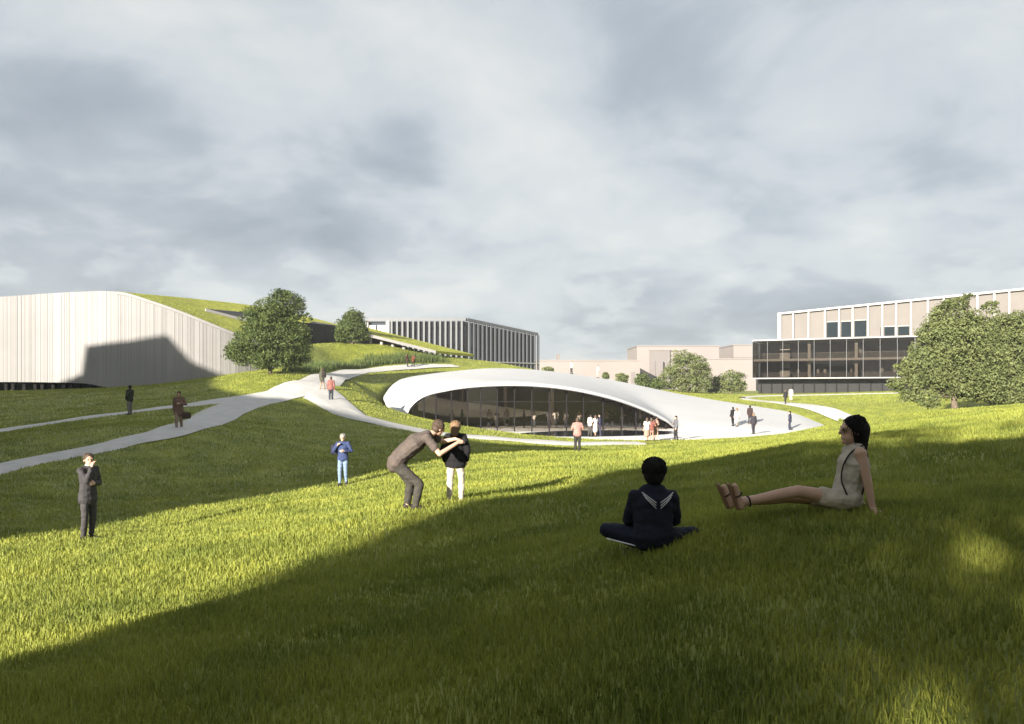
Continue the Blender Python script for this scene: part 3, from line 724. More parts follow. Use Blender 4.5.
# ------------------------------------------------------------------ trees
def limb(bm, a, b, ra, rb, n=8, bend=0.0, rnd=None):
    prev = None; seg = 4; a = Vector(a); b = Vector(b); off = Vector((0, 0, 0))
    if rnd: off = Vector((rnd.uniform(-1, 1), rnd.uniform(-1, 1), 0)) * bend
    ax = (b - a).normalized(); s = ax.orthogonal().normalized(); u = ax.cross(s)
    for k in range(seg + 1):
        t = k / seg; c = a.lerp(b, t) + off * math.sin(math.pi * t); r = ra + (rb - ra) * t
        ring = [bm.verts.new(c + (s * math.cos(2 * math.pi * i / n) + u * math.sin(2 * math.pi * i / n)) * r) for i in range(n)]
        if prev:
            for i in range(n): bm.faces.new((prev[i], prev[(i + 1) % n], ring[(i + 1) % n], ring[i]))
        prev = ring
    bm.faces.new(prev)
def tree(loc, blobs, trunk_h, leaf, n_leaf, seed, label, mat='leaf', group=None, name='broadleaf_tree', trunk_r=.16, clump=.55):
    """blobs: (dx, dy, z, rx, ry, rz) ellipsoids that together give the crown's outline"""
    rnd = random.Random(seed); r = np.random.default_rng(seed)
    root = empty(name, loc, label, 'tree', group)
    bm = bmesh.new(); H = max(b[2] for b in blobs)
    limb(bm, (0, 0, -.3), (rnd.uniform(-.2, .2), 0, trunk_h), trunk_r * 1.25, trunk_r * .8, 10)
    top = Vector((0, 0, trunk_h))
    for b in blobs:
        for k in range(2):
            e = Vector((b[0] + rnd.uniform(-.5, .5) * b[3], b[1] + rnd.uniform(-.5, .5) * b[4], b[2] + rnd.uniform(-.2, .5) * b[5]))
            limb(bm, top + Vector((0, 0, -rnd.uniform(0, .4) * trunk_h)), e, trunk_r * .45, trunk_r * .08, 6, .3, rnd)
    bm2 = bm; me = bpy.data.meshes.new('trunk'); bm2.to_mesh(me); bm2.free()
    o = bpy.data.objects.new('trunk', me); COL.objects.link(o); me.materials.append(M['bark']); o.parent = root
    vol = np.array([b[3] * b[4] * b[5] for b in blobs]) ** .8; vol = vol / vol.sum(); C = []
    for b, v in zip(blobs, vol):
        n = int(n_leaf * v * .62 / 40) + 1; cl = min(clump, .42 * b[3])
        m = int(n_leaf * v * .38); d = r.normal(size=(m, 3)); d /= np.linalg.norm(d, axis=1)[:, None]
        C.append(np.concatenate([np.array(b[:3]) + d * np.array(b[3:]) * (r.uniform(.2, 1, (m, 1)) ** .4), r.uniform(.2, .8, (m, 1))], 1))
        for _ in range(n):                                   # clump centres, mostly towards the outside
            d = r.normal(size=3); d /= np.linalg.norm(d); d[2] = d[2] if d[2] > -.75 else -.75
            q = np.array(b[:3]) + d * np.array(b[3:]) * (r.uniform(.25, 1) ** .45) * r.uniform(.84, 1.10)
            cs = cl * r.uniform(.55, 1.35); m = int(40 * r.uniform(.5, 1.5))
            p = r.normal(size=(m, 3)); p /= np.linalg.norm(p, axis=1)[:, None]; p *= (r.uniform(0, 1, (m, 1)) ** .4) * cs * np.array([1.15, 1.15, .62])
            C.append(np.concatenate([q + p, np.full((m, 1), r.uniform(0, 1))], 1))
    C = np.concatenate(C); n = len(C); c = C[:, :3]
    ctr = np.array([0, 0, np.mean([b[2] for b in blobs])]); nor = (c - ctr) / (np.linalg.norm(c - ctr, axis=1)[:, None] + 1e-6) * .7 + r.normal(size=(n, 3)) * .8 + np.array([0, 0, .35])
    nor /= np.linalg.norm(nor, axis=1)[:, None]; a = np.cross(nor, r.normal(size=(n, 3))); a /= np.linalg.norm(a, axis=1)[:, None]; b = np.cross(nor, a)
    s = leaf * r.uniform(.6, 1.3, (n, 1)); fold = nor * s * .18
    co = np.stack([c - a * s, c + b * s * .45 + fold, c + a * s, c - b * s * .45 + fold], 1)
    me = bpy.data.meshes.new('crown'); raw_mesh(me, co.reshape(-1, 3), np.arange(n * 4).reshape(n, 4))
    at = me.attributes.new('tint', 'FLOAT', 'POINT'); at.data.foreach_set('value', np.repeat(np.clip(C[:, 3] * .7 + r.uniform(0, .3, n), 0, 1), 4).astype(np.float32))
    o = bpy.data.objects.new('crown', me); COL.objects.link(o); me.materials.append(M[mat]); o.parent = root
    return root
def blobs_from_px(base, d, px):
    """crown lobes given in pixels: x, y, rx, ry and how far in front of or behind the trunk"""
    o = Vector(base); k = d / F
    return [((x - 512) * k - o.x, dy, (HOR - y) * k - o.z, rx * k, rx * k * .9, ry * k) for x, y, rx, ry, dy in px]
def ground_at(px, d): x = (px - 512) / F * d; return (x, d, sz(x, d))
b = ground_at(270, 75)
tree(b, blobs_from_px(b, 75, [(268, 322, 26, 22, 0), (284, 306, 20, 17, .5), (258, 345, 26, 18, -.5), (287, 340, 24, 22, 0), (291, 356, 19, 12, .3), (242, 353, 15, 14, .2), (271, 360, 20, 10, -1), (307, 318, 5, 5, .2), (304, 332, 7, 8, 0), (281, 296, 10, 7, 0), (232, 352, 7, 8, 0)]),
     1.4, .115, 42000, 5, 'big rounded green tree in front of the right end of the white hall')
b = ground_at(352, 108)
tree(b, blobs_from_px(b, 108, [(352, 329, 16, 13, 0), (353, 318, 10, 8, 0), (343, 336, 9, 7, 0), (362, 335, 8, 7, 0)]), 1.0, .14, 13000, 6, 'smaller dark tree on the grass bank in front of the roof opening', trunk_r=.12)
b = ground_at(955, 58)
tree(b, blobs_from_px(b, 58, [(952, 345, 34, 28, 0), (955, 316, 22, 18, .4), (925, 370, 24, 20, -.4), (963, 380, 34, 22, 0), (912, 388, 15, 14, 0), (925, 400, 12, 10, -.5), (905, 368, 10, 9, 0), (985, 335, 24, 20, 1), (985, 362, 26, 24, .5), (982, 388, 22, 16, 0), (895, 384, 8, 8, 0), (917, 350, 10, 9, 0), (926, 338, 7, 6, 0), (945, 306, 8, 6, 0), (968, 297, 6, 4, 0), (990, 308, 9, 7, 0), (935, 332, 15, 12, 0), (960, 302, 9, 7, 0), (975, 318, 8, 9, 0)]),
     1.6, .11, 48000, 8, 'large spreading tree with pale leaves in front of the panelled building', 'leaf_pale', trunk_r=.2)
b = ground_at(1020, 62)
tree(b, blobs_from_px(b, 62, [(1012, 350, 30, 26, 0), (1030, 330, 26, 22, .4), (1000, 380, 26, 20, 0), (1035, 375, 30, 24, 0), (1005, 325, 16, 12, 0), (1050, 350, 26, 24, 0), (1000, 397, 18, 10, -.5)]),
     1.6, .11, 36000, 12, 'broad pale leaved tree cut by the right edge of the picture', 'leaf_pale', trunk_r=.2)
b = ground_at(687, 128)
tree(b, blobs_from_px(b, 128, [(688, 370, 22, 18, 0), (682, 358, 12, 8, 0), (672, 378, 13, 11, 0), (700, 376, 13, 14, 0), (690, 385, 20, 8, -.5)]), 1.2, .16, 14000, 15, 'round crowned tree standing behind the right slope of the shell', 'leaf_pale')
b = ground_at(731, 132)
tree(b, blobs_from_px(b, 132, [(731, 381, 14, 11, 0), (722, 386, 9, 7, 0), (738, 386, 9, 7, 0)]), .8, .19, 4500, 16, 'bushy tree just left of the glass box', 'leaf_pale')
b = ground_at(716, 136)
tree(b, blobs_from_px(b, 136, [(715, 384, 7, 7, 0), (712, 388, 6, 5, 0)]), .6, .19, 1500, 17, 'small shrub tucked between two round trees', 'leaf_pale')
for i, (px, py, rx, ry, lab) in enumerate([(622, 379, 6.5, 6, 'small round tree above the right side of the shell roof'), (643, 380, 7.5, 8, 'dark round tree left of the tall round crowned tree'), (656, 384, 9, 6, 'low dark shrub at the foot of the tall round crowned tree'),
                                      (548, 370.5, 6, 3.5, 'small yellowish bush peeping over the top of the shell'), (606, 376, 3.5, 4, 'tiny bush beside the visitors on the shell roof')]):
    b = ground_at(px, 138); tree(b, blobs_from_px(b, 138, [(px, py, rx, ry, 0), (px - rx * .3, py + ry * .3, rx * .7, ry * .7, 0)]), .5, .19, 1500, 30 + i, lab, 'leaf' if i in (1, 2) else 'leaf_pale', 'small trees behind the shell', 'small_tree', .1)

# ------------------------------------------------------------------ what throws the shadows, beyond the left edge and behind the viewer
CA, SA = math.cos(SUN_AZ), math.sin(SUN_AZ)
def uv(p): return p.x * CA - p.y * SA, (p.x * SA + p.y * CA) * math.sin(SUN_EL) + p.z * math.cos(SUN_EL)
def from_uv(u, al, z): return Vector((u * CA + al * SA, -u * SA + al * CA, z))
EDGE = [hit(560, 447.5), hit(480, 442), hit(420, 432), hit(350, 414), hit(300, 400.5), hit(262, 398), hit(235, 393), hit(214, 387), P(192, 362, 81.5), P(168, 335, 81), P(130, 341, 80.4), P(86, 346, 80), P(82, 374, 80), P(20, 388, 78.5), P(-80, 389, 77)]
def unseen_hall():
    """unseen building left of the frame, its outline shaped to the valley shadow"""
    al = 0.0; prof = [(-19.3, 8.2)]
    for p in EDGE:
        u, v = uv(p)
        if u < prof[-1][0] - .1: prof.append((u, v))
    prof.append((prof[-1][0] - 15, prof[-1][1]))
    prof[0] = (-19.3, prof[1][1] - .2); prof = [(-17.0, -.9), (-18.6, .2), (-19.2, 1.4)] + prof  # roofline and end wall shaped so the building's shadow ends where wanted
    pr = [(u, (v - al * math.sin(SUN_EL)) / math.cos(SUN_EL)) for u, v in prof]
    o = from_uv(-40, al, -4); root = empty('unseen_hall', o, 'unseen building left of the lawn, roofline shaped to cast the valley shadow', 'building')
    V = []; Q = []
    for u, z in pr:
        for a, b in ((al, -7), (al, z), (al - 14, z), (al - 14, -7)): V.append(from_uv(u, a, b))
    n = len(pr)
    for i in range(n - 1):
        for j in range(4): a = i * 4 + j; b = i * 4 + (j + 1) % 4; Q.append((a, b, b + 4, a + 4))
    Q += [(0, 1, 2, 3), tuple((n - 1) * 4 + k for k in (3, 2, 1, 0))]
    pyobj('wall', V, Q, M['beige_panel'], root)
    bm = bmesh.new()
    for (u0, z0), (u1, z1) in zip(pr, pr[1:]):
        hexa(bm, [from_uv(u0, al + .02, z0 - .4), from_uv(u1, al + .02, z1 - .4), from_uv(u1, al + .2, z1 - .4), from_uv(u0, al + .2, z0 - .4), from_uv(u0, al + .02, z0 - .05), from_uv(u1, al + .02, z1 - .05), from_uv(u1, al + .2, z1 - .05), from_uv(u0, al + .2, z0 - .05)])
    obj('cornice', bm, M['white_frame'], root)
    return pr
PROF2 = unseen_hall()
def shade_trees():
    """row of bushy trees at the viewer's back; their long shadow crosses the lawn"""
    # unseen crown added over the viewer's right shoulder, holding sky light off the foreground
    x, y = 7.5, -6.0; g = gz(x, y)
    tree((x, y, g), [(-2.5, 4.0, 6.3, 3.6, 3.2, 1.0), (2.5, 4.6, 6.6, 4.0, 3.4, 1.1), (0, 0, 6.8, 5, 4.4, 1.3), (-5.0, .8, 5.9, 2.6, 3.0, 1.0), (6.5, 2.5, 6.6, 3.2, 3.4, 1.1)], 5.0, .24, 16000, 71, 'added unseen tree crown shading the lawn from above the viewer, outside the picture', 'leaf', 'trees behind the viewer', 'added_canopy', .3, .9)
    for k, (x, y, z, lab) in enumerate(((0, -4.5, 5.6, 'added unseen tree crown just behind the viewer, blocking sky light'), (11.5, 1.5, 6.4, 'added unseen tree crown to the right of the viewer, blocking sky light'))):  # two more unseen crowns added to deepen the foreground shade
        tree((x, y, gz(x, y)), [(0, 0, z, 4.6, 4.2, 1.2), (3.0, 2.2, z + .3, 3.2, 3.0, 1.1), (-2.6, 1.6, z - .3, 2.8, 3.0, 1.0), (1.0, -3, z, 3.6, 3.2, 1.1)], z - .6, .24, 14000, 75 + k, lab, 'leaf', 'trees behind the viewer', 'added_canopy', .3, .9)
    rnd = random.Random(2)
    for k, (u, al, rad, v) in enumerate([(-4.2, -12, 3.0, 4.9), (-5.3, -10.5, 2.4, 4.6), (-.6, -18, 3.4, 3.4), (-1.0, -14, 3.2, 6.7), (3.4, -13, 4.2, 8.8), (6.6, -17, 3.6, 7.0), (9.5, -14, 5.0, 9.5), (16.5, -13, 5.2, 10.5), (24, -14, 5.5, 11.5)]):
        zt = (v - al * math.sin(SUN_EL)) / math.cos(SUN_EL); p = from_uv(u, al, 0); g = gz(p.x, p.y); h = zt - g
        B = [(0, 0, h * .35, rad, rad, h * .36), (0, 0, h * .62, rad * .98, rad * .9, h * .37), (rad * .3, 0, h * .2, rad * .85, rad * .8, h * .2), (-rad * .35, .3, h * .22, rad * .65, rad * .6, h * .22)]
        if k < 2: B = [(.85, -.4, h * .27, rad * .74, rad * .8, h * .28), (-.1, 0, h * .64, rad * 1.04, rad * .95, h * .36)]
        tree((p.x, p.y, g), B, h * .3, .22, (15000, 15000, 2600, 4200, 3600, 4200)[k] if k < 6 else 15000, 50 + k, ['bushy tree', 'slim tree', 'low tree at the back', 'full tree', 'tall tree', 'round tree', 'taller tree', 'wide tree', 'widest tree'][k] + ' of the row standing behind the viewer, outside the picture', 'leaf', 'trees behind the viewer', 'bushy_tree', .2, .9)
shade_trees()
# ------------------------------------------------------------------ people
from mathutils import noise as mnoise
def cap(bm, p0, p1, r0, r1, side=None, asp=1.0, n=14, ext0=True, ext1=True):
    """tapered, round-ended limb; asp widens it along side"""
    p0 = Vector(p0); p1 = Vector(p1); ax = p1 - p0
    if ax.length < 1e-5: ax = Vector((0, 0, 1e-3))
    a = ax.normalized(); s = Vector(side) if side is not None else a.orthogonal()
    s = (s - a * s.dot(a))
    s = s.normalized() if s.length > 1e-4 else a.orthogonal().normalized()
    u = a.cross(s); rings = []
    prof = [(p0 - a * r0 * math.sin(t), r0 * math.cos(t)) for t in (1.2, .75, .35)] if ext0 else []
    prof += [(p0, r0), (p0.lerp(p1, .5), (r0 + r1) / 2), (p1, r1)]
    prof += [(p1 + a * r1 * math.sin(t), r1 * math.cos(t)) for t in (.35, .75, 1.2)] if ext1 else []
    for c, r in prof:
        rings.append([bm.verts.new(c + s * (r * asp * math.cos(2 * math.pi * i / n)) + u * (r * math.sin(2 * math.pi * i / n))) for i in range(n)])
    for A, B in zip(rings, rings[1:]):
        for i in range(n): bm.faces.new((A[i], A[(i + 1) % n], B[(i + 1) % n], B[i]))
    bm.faces.new(rings[0][::-1]); bm.faces.new(rings[-1])
def ell(bm, c, rx, ry, rz, R=None):
    m = Matrix.Translation(Vector(c)) @ (R.to_4x4() if R else Matrix.Identity(4)) @ Matrix.Diagonal((rx, ry, rz, 1))
    bmesh.ops.create_uvsphere(bm, u_segments=18, v_segments=12, radius=1.0, matrix=m)
def fuse(name, bm, mat, parent, vox, smooth=3):
    """melt overlapping shapes into one continuous skin"""
    bmesh.ops.recalc_face_normals(bm, faces=bm.faces[:])
    me = bpy.data.meshes.new('tmp'); bm.to_mesh(me); bm.free()
    o = bpy.data.objects.new('tmp', me); COL.objects.link(o)
    r = o.modifiers.new('r', 'REMESH'); r.mode = 'VOXEL'; r.voxel_size = vox; r.use_smooth_shade = True
    if smooth: s = o.modifiers.new('s', 'SMOOTH'); s.iterations = smooth; s.factor = .5
    dg = bpy.context.evaluated_depsgraph_get(); nm = bpy.data.meshes.new_from_object(o.evaluated_get(dg))
    bpy.data.objects.remove(o); bpy.data.meshes.remove(me); nm.name = name
    nm.materials.clear(); nm.materials.append(mat)
    if name in ('trousers', 'shirt', 'tee_shirt', 'jacket', 'vest_top', 'shorts') and vox < .015:
        nor = [v.normal.copy() for v in nm.vertices]
        for v, n_ in zip(nm.vertices, nor):                    # folds of cloth
            c = v.co; k = mnoise.noise(Vector((c.x * 9, c.y * 9, c.z * 17))) * .011 + mnoise.noise(c * 34) * .004
            v.co = c + n_ * k
    q = bpy.data.objects.new(name, nm); COL.objects.link(q); q.parent = parent
    return q
_cloth = {}
def cloth(rgb, rough=.85, var=.18, scale=9):
    k = (rgb, rough)
    if k not in _cloth: _cloth[k] = material('cloth_%d' % len(_cloth), rgb, rough, var=var, vscale=scale, bump=.35, bscale=26, spec=.2)
    return _cloth[k]
SKIN = [material('skin_fair', (.46, .29, .21), .55, var=.06, vscale=8, spec=.35), material('skin_tan', (.33, .19, .125), .55, var=.06, vscale=8, spec=.35)]
HAIR = {'black': material('hair_black', (.008, .007, .007), .7, var=.4, vscale=60, bump=.9, bscale=120, spec=.15), 'brown': material('hair_brown', (.055, .032, .018), .5, var=.3, vscale=40, bump=.6, bscale=90),
        'fair': material('hair_fair', (.16, .095, .045), .5, var=.3, vscale=40, bump=.6, bscale=90), 'grey': material('hair_grey', (.2, .19, .18), .5, var=.2, vscale=40, bump=.5, bscale=90)}
EYE = material('eye', (.02, .015, .012), .2, var=.1)

def hand(bm, wrist, d, palm_n, s, curl=.5, fine=True, thumb=1):
    """palm, four unequal bent fingers and a side thumb; d points from the wrist to the fingers"""
    d = Vector(d).normalized(); nrm = Vector(palm_n); nrm = (nrm - d * nrm.dot(d)).normalized(); sd = d.cross(nrm)
    w = Vector(wrist); pc = w + d * .085 * s
    cap(bm, w + d * .01 * s, pc, .026 * s, .030 * s, sd, 1.35, 10)
    for k, L_ in enumerate((.070, .080, .074, .058)):
        b = pc + sd * (k - 1.5) * .021 * s; e1 = b + (d * math.cos(curl * .6) + nrm * math.sin(curl * .6)) * L_ * .55 * s
        e2 = e1 + (d * math.cos(curl * 1.5) + nrm * math.sin(curl * 1.5)) * L_ * .5 * s
        cap(bm, b, e1, .0105 * s, .0095 * s, None, 1, 8); cap(bm, e1, e2, .0095 * s, .008 * s, None, 1, 8)
    tb = w + d * .03 * s - sd * .028 * s * thumb; t1 = tb + (d * .7 - sd * .7 * thumb + nrm * .25) * .042 * s; t2 = t1 + (d * .95 - sd * .2 * thumb + nrm * .3) * .032 * s
    cap(bm, tb, t1, .0125 * s, .011 * s, None, 1, 8); cap(bm, t1, t2, .011 * s, .009 * s, None, 1, 8)

def head_basis(face, up=(0, 0, 1)):
    f = Vector(face).normalized(); u = Vector(up); u = (u - f * u.dot(f)).normalized(); r = f.cross(u)
    return Matrix((r, f, u)).transposed(), r, f, u

def person(label, J, loc, yaw=0.0, s=1.0, skin=0, hair='brown', hair_style='short', top=(.1, .1, .1), top_len='short', top_hem=0.0, bottom=(.05, .05, .06), bottom_kind='trousers',
           shoes=(.03, .025, .02), fine=False, group=None, puff=1.0, hands=True, collar=None, build=1.0, head_k=1.08, hem_flat=False, name='person'):
    """J: joint positions in metres around the foot point, the figure facing +Y before turning by yaw"""
    root = empty(name, loc, label, 'person', group, yaw)
    J = {k: (Vector(v) * s if k not in ('face', 'face_up') else Vector(v)) for k, v in J.items()}
    vox = .0105 if fine else .02; inf = .010 * s if fine else .017 * s
    side = (J['shr'] - J['shl']).normalized(); hs = (J['hir'] - J['hil']).normalized()
    R, r_, f_, u_ = head_basis(J['face'], J.get('face_up', (0, 0, 1))); hd = J['head']
    hk = s * head_k
    def trunk(bm, k=0.0, pf=None):
        pf = pf or build
        cap(bm, J['pel'], J['waist'], .118 * s * pf + k, .105 * s * pf + k, hs, 1.38); cap(bm, J['waist'], J['chest'], .105 * s * pf + k, .118 * s * pf + k, side, 1.38)
        cap(bm, J['chest'], J['neck'] - (J['neck'] - J['chest']) * .25, .118 * s * pf + k, .075 * s + k, side, 1.5)
        
        if k > 0 and top_len == 'none': cap(bm, J['shl'].lerp(J['shr'], .14), J['shl'].lerp(J['shr'], .86), .052 * s + k, .052 * s + k)
        else: cap(bm, J['shl'], J['shr'], .056 * s + k, .056 * s + k)
    def arm(bm, q, k=0.0, upto=1.0, pf=1.0):
        pf = pf * (.5 + .5 * build)
        a, b, c = J['sh' + q], J['el' + q], J['ha' + q]
        if upto <= .5: cap(bm, a, a.lerp(b, upto * 2), .053 * s * pf + k, .049 * s * pf + k); return
        cap(bm, a, b, .051 * s * pf + k, .040 * s * pf + k); cap(bm, b, b.lerp(c, (upto - .5) * 2), .040 * s * pf + k, (.029 if upto > .9 else .034) * s * pf + k)
    def leg(bm, q, k=0.0, upto=1.0, pf=1.0):
        pf = pf * build
        a, b, c = J['hi' + q], J['kn' + q], J['an' + q]
        if upto <= .5: cap(bm, a, a.lerp(b, upto * 2), .083 * s * pf + k, .070 * s * pf + k); return
        cap(bm, a, b, .083 * s * pf + k, .056 * s * pf + k)
        calf = b.lerp(c, .35); e = b.lerp(c, (upto - .5) * 2)
        cap(bm, b, calf, .054 * s * pf + k, .055 * s * pf + k); cap(bm, calf, e, .055 * s * pf + k, (.038 if upto > .9 else .045) * s * pf + k * 1.1)
    def foot(bm, q, k=0.0):
        an, to = J['an' + q], J['to' + q]; d = (to - an).normalized(); heel = an + (an - J['kn' + q]).normalized() * .045 * s - d * .035 * s
        cap(bm, an, heel, .036 * s + k, .034 * s + k); cap(bm, heel, to, .035 * s + k, .028 * s + k, hs, 1.25)
    bm = bmesh.new(); trunk(bm)
    for q in 'lr': arm(bm, q); leg(bm, q); foot(bm, q)
    cap(bm, J['neck'] - (hd - J['neck']) * .3, hd - u_ * .05 * s, .055 * s, .050 * s)
    ell(bm, hd + u_ * .022 * hk - f_ * .008 * hk, .074 * hk, .094 * hk, .092 * hk, R); ell(bm, hd - u_ * .050 * hk + f_ * .018 * hk, .056 * hk, .066 * hk, .064 * hk, R)
    ell(bm, hd - u_ * .095 * hk + f_ * .060 * hk, .024 * hk, .022 * hk, .020 * hk, R)                  # chin
    cap(bm, hd + u_ * .010 * hk + f_ * .083 * hk, hd - u_ * .026 * hk + f_ * .099 * hk, .010 * hk, .013 * hk)   # nose
    cap(bm, hd - u_ * .060 * hk + f_ * .076 * hk - r_ * .02 * hk, hd - u_ * .060 * hk + f_ * .076 * hk + r_ * .02 * hk, .010 * hk, .010 * hk)   # lips
    cap(bm, hd + u_ * .022 * hk + f_ * .079 * hk - r_ * .038 * hk, hd + u_ * .022 * hk + f_ * .079 * hk + r_ * .038 * hk, .011 * hk, .011 * hk)   # brow
    for sg in (-1, 1): ell(bm, hd + r_ * sg * .078 * hk - u_ * .008 * hk - f_ * .012 * hk, .011 * hk, .022 * hk, .033 * hk, R)
    if hands:
        for q in 'lr':
            w, e = J['ha' + q], J['el' + q]; d = J.get('hd' + q, w - e)
            hand(bm, w, d, J.get('hn' + q, side * (1 if q == 'l' else -1)), s * (1 if fine else 1.15), .55, fine, 1 if q == 'l' else -1)
    fuse('body', bm, SKIN[skin], root, vox * (.8 if fine else 1), 3 if fine else 2)
    for sg in (-1, 1):
        bm = bmesh.new(); ell(bm, hd + r_ * sg * .031 * hk + f_ * .084 * hk, .013 * hk, .008 * hk, .008 * hk, R); obj('eye', bm, EYE, root, world=False, smooth=True)
    # hair
    bm = bmesh.new(); ell(bm, hd + u_ * .040 * hk - f_ * .020 * hk, .086 * hk, .098 * hk, .088 * hk, R); ell(bm, hd - f_ * .040 * hk - u_ * .012 * hk, .080 * hk, .072 * hk, .085 * hk, R)
    if hair_style in ('long', 'bob'):
        L_ = .26 if hair_style == 'long' else .13
        cap(bm, hd - f_ * .045 * hk, hd - f_ * .075 * hk - u_ * L_ * hk, .085 * hk, .055 * hk, r_, 1.15)
    if hair_style == 'tied': ell(bm, hd - f_ * .11 * hk + u_ * .0 * hk, .05 * hk, .05 * hk, .06 * hk, R)
    if hair_style == 'front_lock':
        cap(bm, hd - f_ * .045 * hk + u_ * .01 * hk, hd - f_ * .070 * hk - u_ * .15 * hk, .092 * hk, .052 * hk, r_, 1.1)
        cap(bm, hd - f_ * .01 * hk - u_ * .10 * hk + r_ * .03 * hk, hd + f_ * .055 * hk - u_ * .27 * hk + r_ * .04 * hk, .035 * hk, .022 * hk, r_, 1.5)
    if fine and hair_style == 'short' and hair != 'black':
        rr = random.Random(3)
        for k in range(16):
            a = rr.uniform(0, 6.28); b = rr.uniform(.2, 1.3); dv = r_ * math.cos(a) * math.sin(b) + f_ * (math.sin(a) * math.sin(b) * .8 - .2) + u_ * math.cos(b)
            ell(bm, hd + u_ * .035 * hk - f_ * .018 * hk + dv * .078 * hk, .024 * hk, .024 * hk, .02 * hk)
    fuse('hair', bm, HAIR[hair], root, vox * .9, 2)
    if fine:
        rr = random.Random(9); bm = bmesh.new(); ln = {'short': .05, 'bob': .10, 'front_lock': .15}.get(hair_style, .06)
        for k in range(170):
            a = rr.uniform(0, 6.28); b = math.acos(rr.uniform(-.35, 1)); dv = r_ * math.cos(a) * math.sin(b) + f_ * math.sin(a) * math.sin(b) + u_ * math.cos(b)
            if dv.dot(f_) > .35 and dv.dot(u_) < .62: continue
            o = hd + u_ * .038 * hk - f_ * .020 * hk + Vector(dv) * .088 * hk
            t = (-u_ - f_ * .25 + Vector((rr.uniform(-.5, .5), rr.uniform(-.5, .5), 0))); t = (t - dv * t.dot(dv)).normalized() if b > .25 else Vector((rr.uniform(-1, 1), rr.uniform(-1, 1), 0))
            m_ = o + t * .045 * hk - dv * .004 * hk; e_ = m_ + ((t * .3 - u_).normalized() * (ln - .03) - dv * .012) * rr.uniform(.5, 1.0) * hk
            cap(bm, o, m_, .007 * hk, .006 * hk, None, 1, 5); cap(bm, m_, e_, .006 * hk, .002 * hk, None, 1, 5)
        obj('hair_strands', bm, HAIR[hair], root, world=False, smooth=True)
    # lower garment
    bm = bmesh.new(); kb = inf
    if bottom_kind == 'trousers':
        cap(bm, J['pel'], J['pel'].lerp(J['waist'], .6), .119 * s + kb, .108 * s + kb, hs, 1.38)
        for q in 'lr': leg(bm, q, kb * 1.1, .97)
        fuse('trousers', bm, cloth(bottom), root, vox, 2)
    elif bottom_kind == 'shorts':
        cap(bm, J['pel'], J['pel'].lerp(J['waist'], .6), .119 * s + kb, .108 * s + kb, hs, 1.38)
        for q in 'lr': leg(bm, q, kb * 1.5, .24)
        fuse('shorts', bm, cloth(bottom), root, vox, 2)
    else:
        kn = (J['knl'] + J['knr']) / 2; cap(bm, J['waist'], kn, .11 * s + kb, .165 * s + kb, hs, 1.25)
        fuse('skirt', bm, cloth(bottom), root, vox, 2)
    # upper garment
    bm = bmesh.new(); kt = inf * 1.6 * puff; trunk(bm, kt)
    if top_hem: cap(bm, J['pel'], J['pel'] - (J['waist'] - J['pel']).normalized() * top_hem * s, .120 * s + kt, .128 * s + kt, hs, 1.4, ext1=not hem_flat)
    for q in ('' if top_len == 'none' else 'lr'): arm(bm, q, kt, {'long': .97, 'short': .30, 'none': .02}[top_len])
    fuse({'long': 'jacket' if top_hem > .08 else 'shirt', 'short': 'tee_shirt', 'none': 'vest_top'}[top_len], bm, cloth(top), root, vox, 2)
    if collar:
        bm = bmesh.new(); cap(bm, J['neck'] - u_ * .02 * s, J['neck'] + (hd - J['neck']) * .2, .064 * s, .060 * s); fuse('collar', bm, cloth(collar), root, vox * .8, 1)
    if shoes:
        for q in 'lr':
            bm = bmesh.new(); foot(bm, q, .008 * s if fine else .012 * s); fuse('shoe', bm, cloth(shoes, .5), root, vox, 1)
    return root, J

def pose(stride=0.0, arms=('down', 'down'), lean=0.0, look=0.0, stance=.09, tilt=0.0):
    """upright figure, 1.75 m, facing +Y"""
    sp = math.sin(lean); cp = math.cos(lean)
    def up(h, x=0.0, y=0.0): return Vector((x, .0 + y + (h - .93) * sp, .93 + (h - .93) * cp))
    J = dict(pel=(0, 0, .95), waist=up(1.10), chest=up(1.30), neck=up(1.47), head=up(1.615, 0, .02), shl=up(1.41, -.175), shr=up(1.41, .175),
             hil=(-.085, 0, .90), hir=(.085, 0, .90), face=(math.sin(look), math.cos(look), -tilt))
    for q, sg in (('l', -1), ('r', 1)):
        st = stride * sg
        J['kn' + q] = (sg * stance, st * .26 + .03 + abs(st) * .08, .49); J['an' + q] = (sg * stance, st * .52 - .02, .075 + (abs(st) * .12 if st < 0 else 0))
        J['to' + q] = (sg * (stance + .03), st * .52 + .14, .035 + (0 if st >= 0 else -.0))
        m = arms[0 if q == 'l' else 1]; S = J['sh' + q]
        if m == 'down': e, h = S + Vector((sg * .05, -.03 - st * .12, -.29)), S + Vector((sg * .06, .05 - st * .25, -.53))
        elif m == 'pocket': e, h = S + Vector((sg * .10, -.10, -.27)), S + Vector((sg * .04, .06, -.46))
        elif m == 'face': e, h = S + Vector((sg * .02, .20, -.20)), S + Vector((-sg * .09, .19, .06))
        elif m == 'fold': e, h = S + Vector((sg * .07, .02, -.29)), S + Vector((-sg * .18, .18, -.26))
        elif m == 'fwd': e, h = S + Vector((sg * .05, .05, -.28)), S + Vector((-sg * .03, .28, -.24))
        elif m == 'strap': e, h = S + Vector((sg * .13, .02, -.24)), S + Vector((-sg * .02, .15, -.06))
        elif m == 'bend': e, h = S + Vector((sg * .12, .0, -.26)), S + Vector((-sg * .08, .20, -.24))
        elif m == 'up': e, h = S + Vector((sg * .14, .12, -.05)), S + Vector((sg * .02, .2, .18))
        J['el' + q] = e; J['ha' + q] = h
    return J
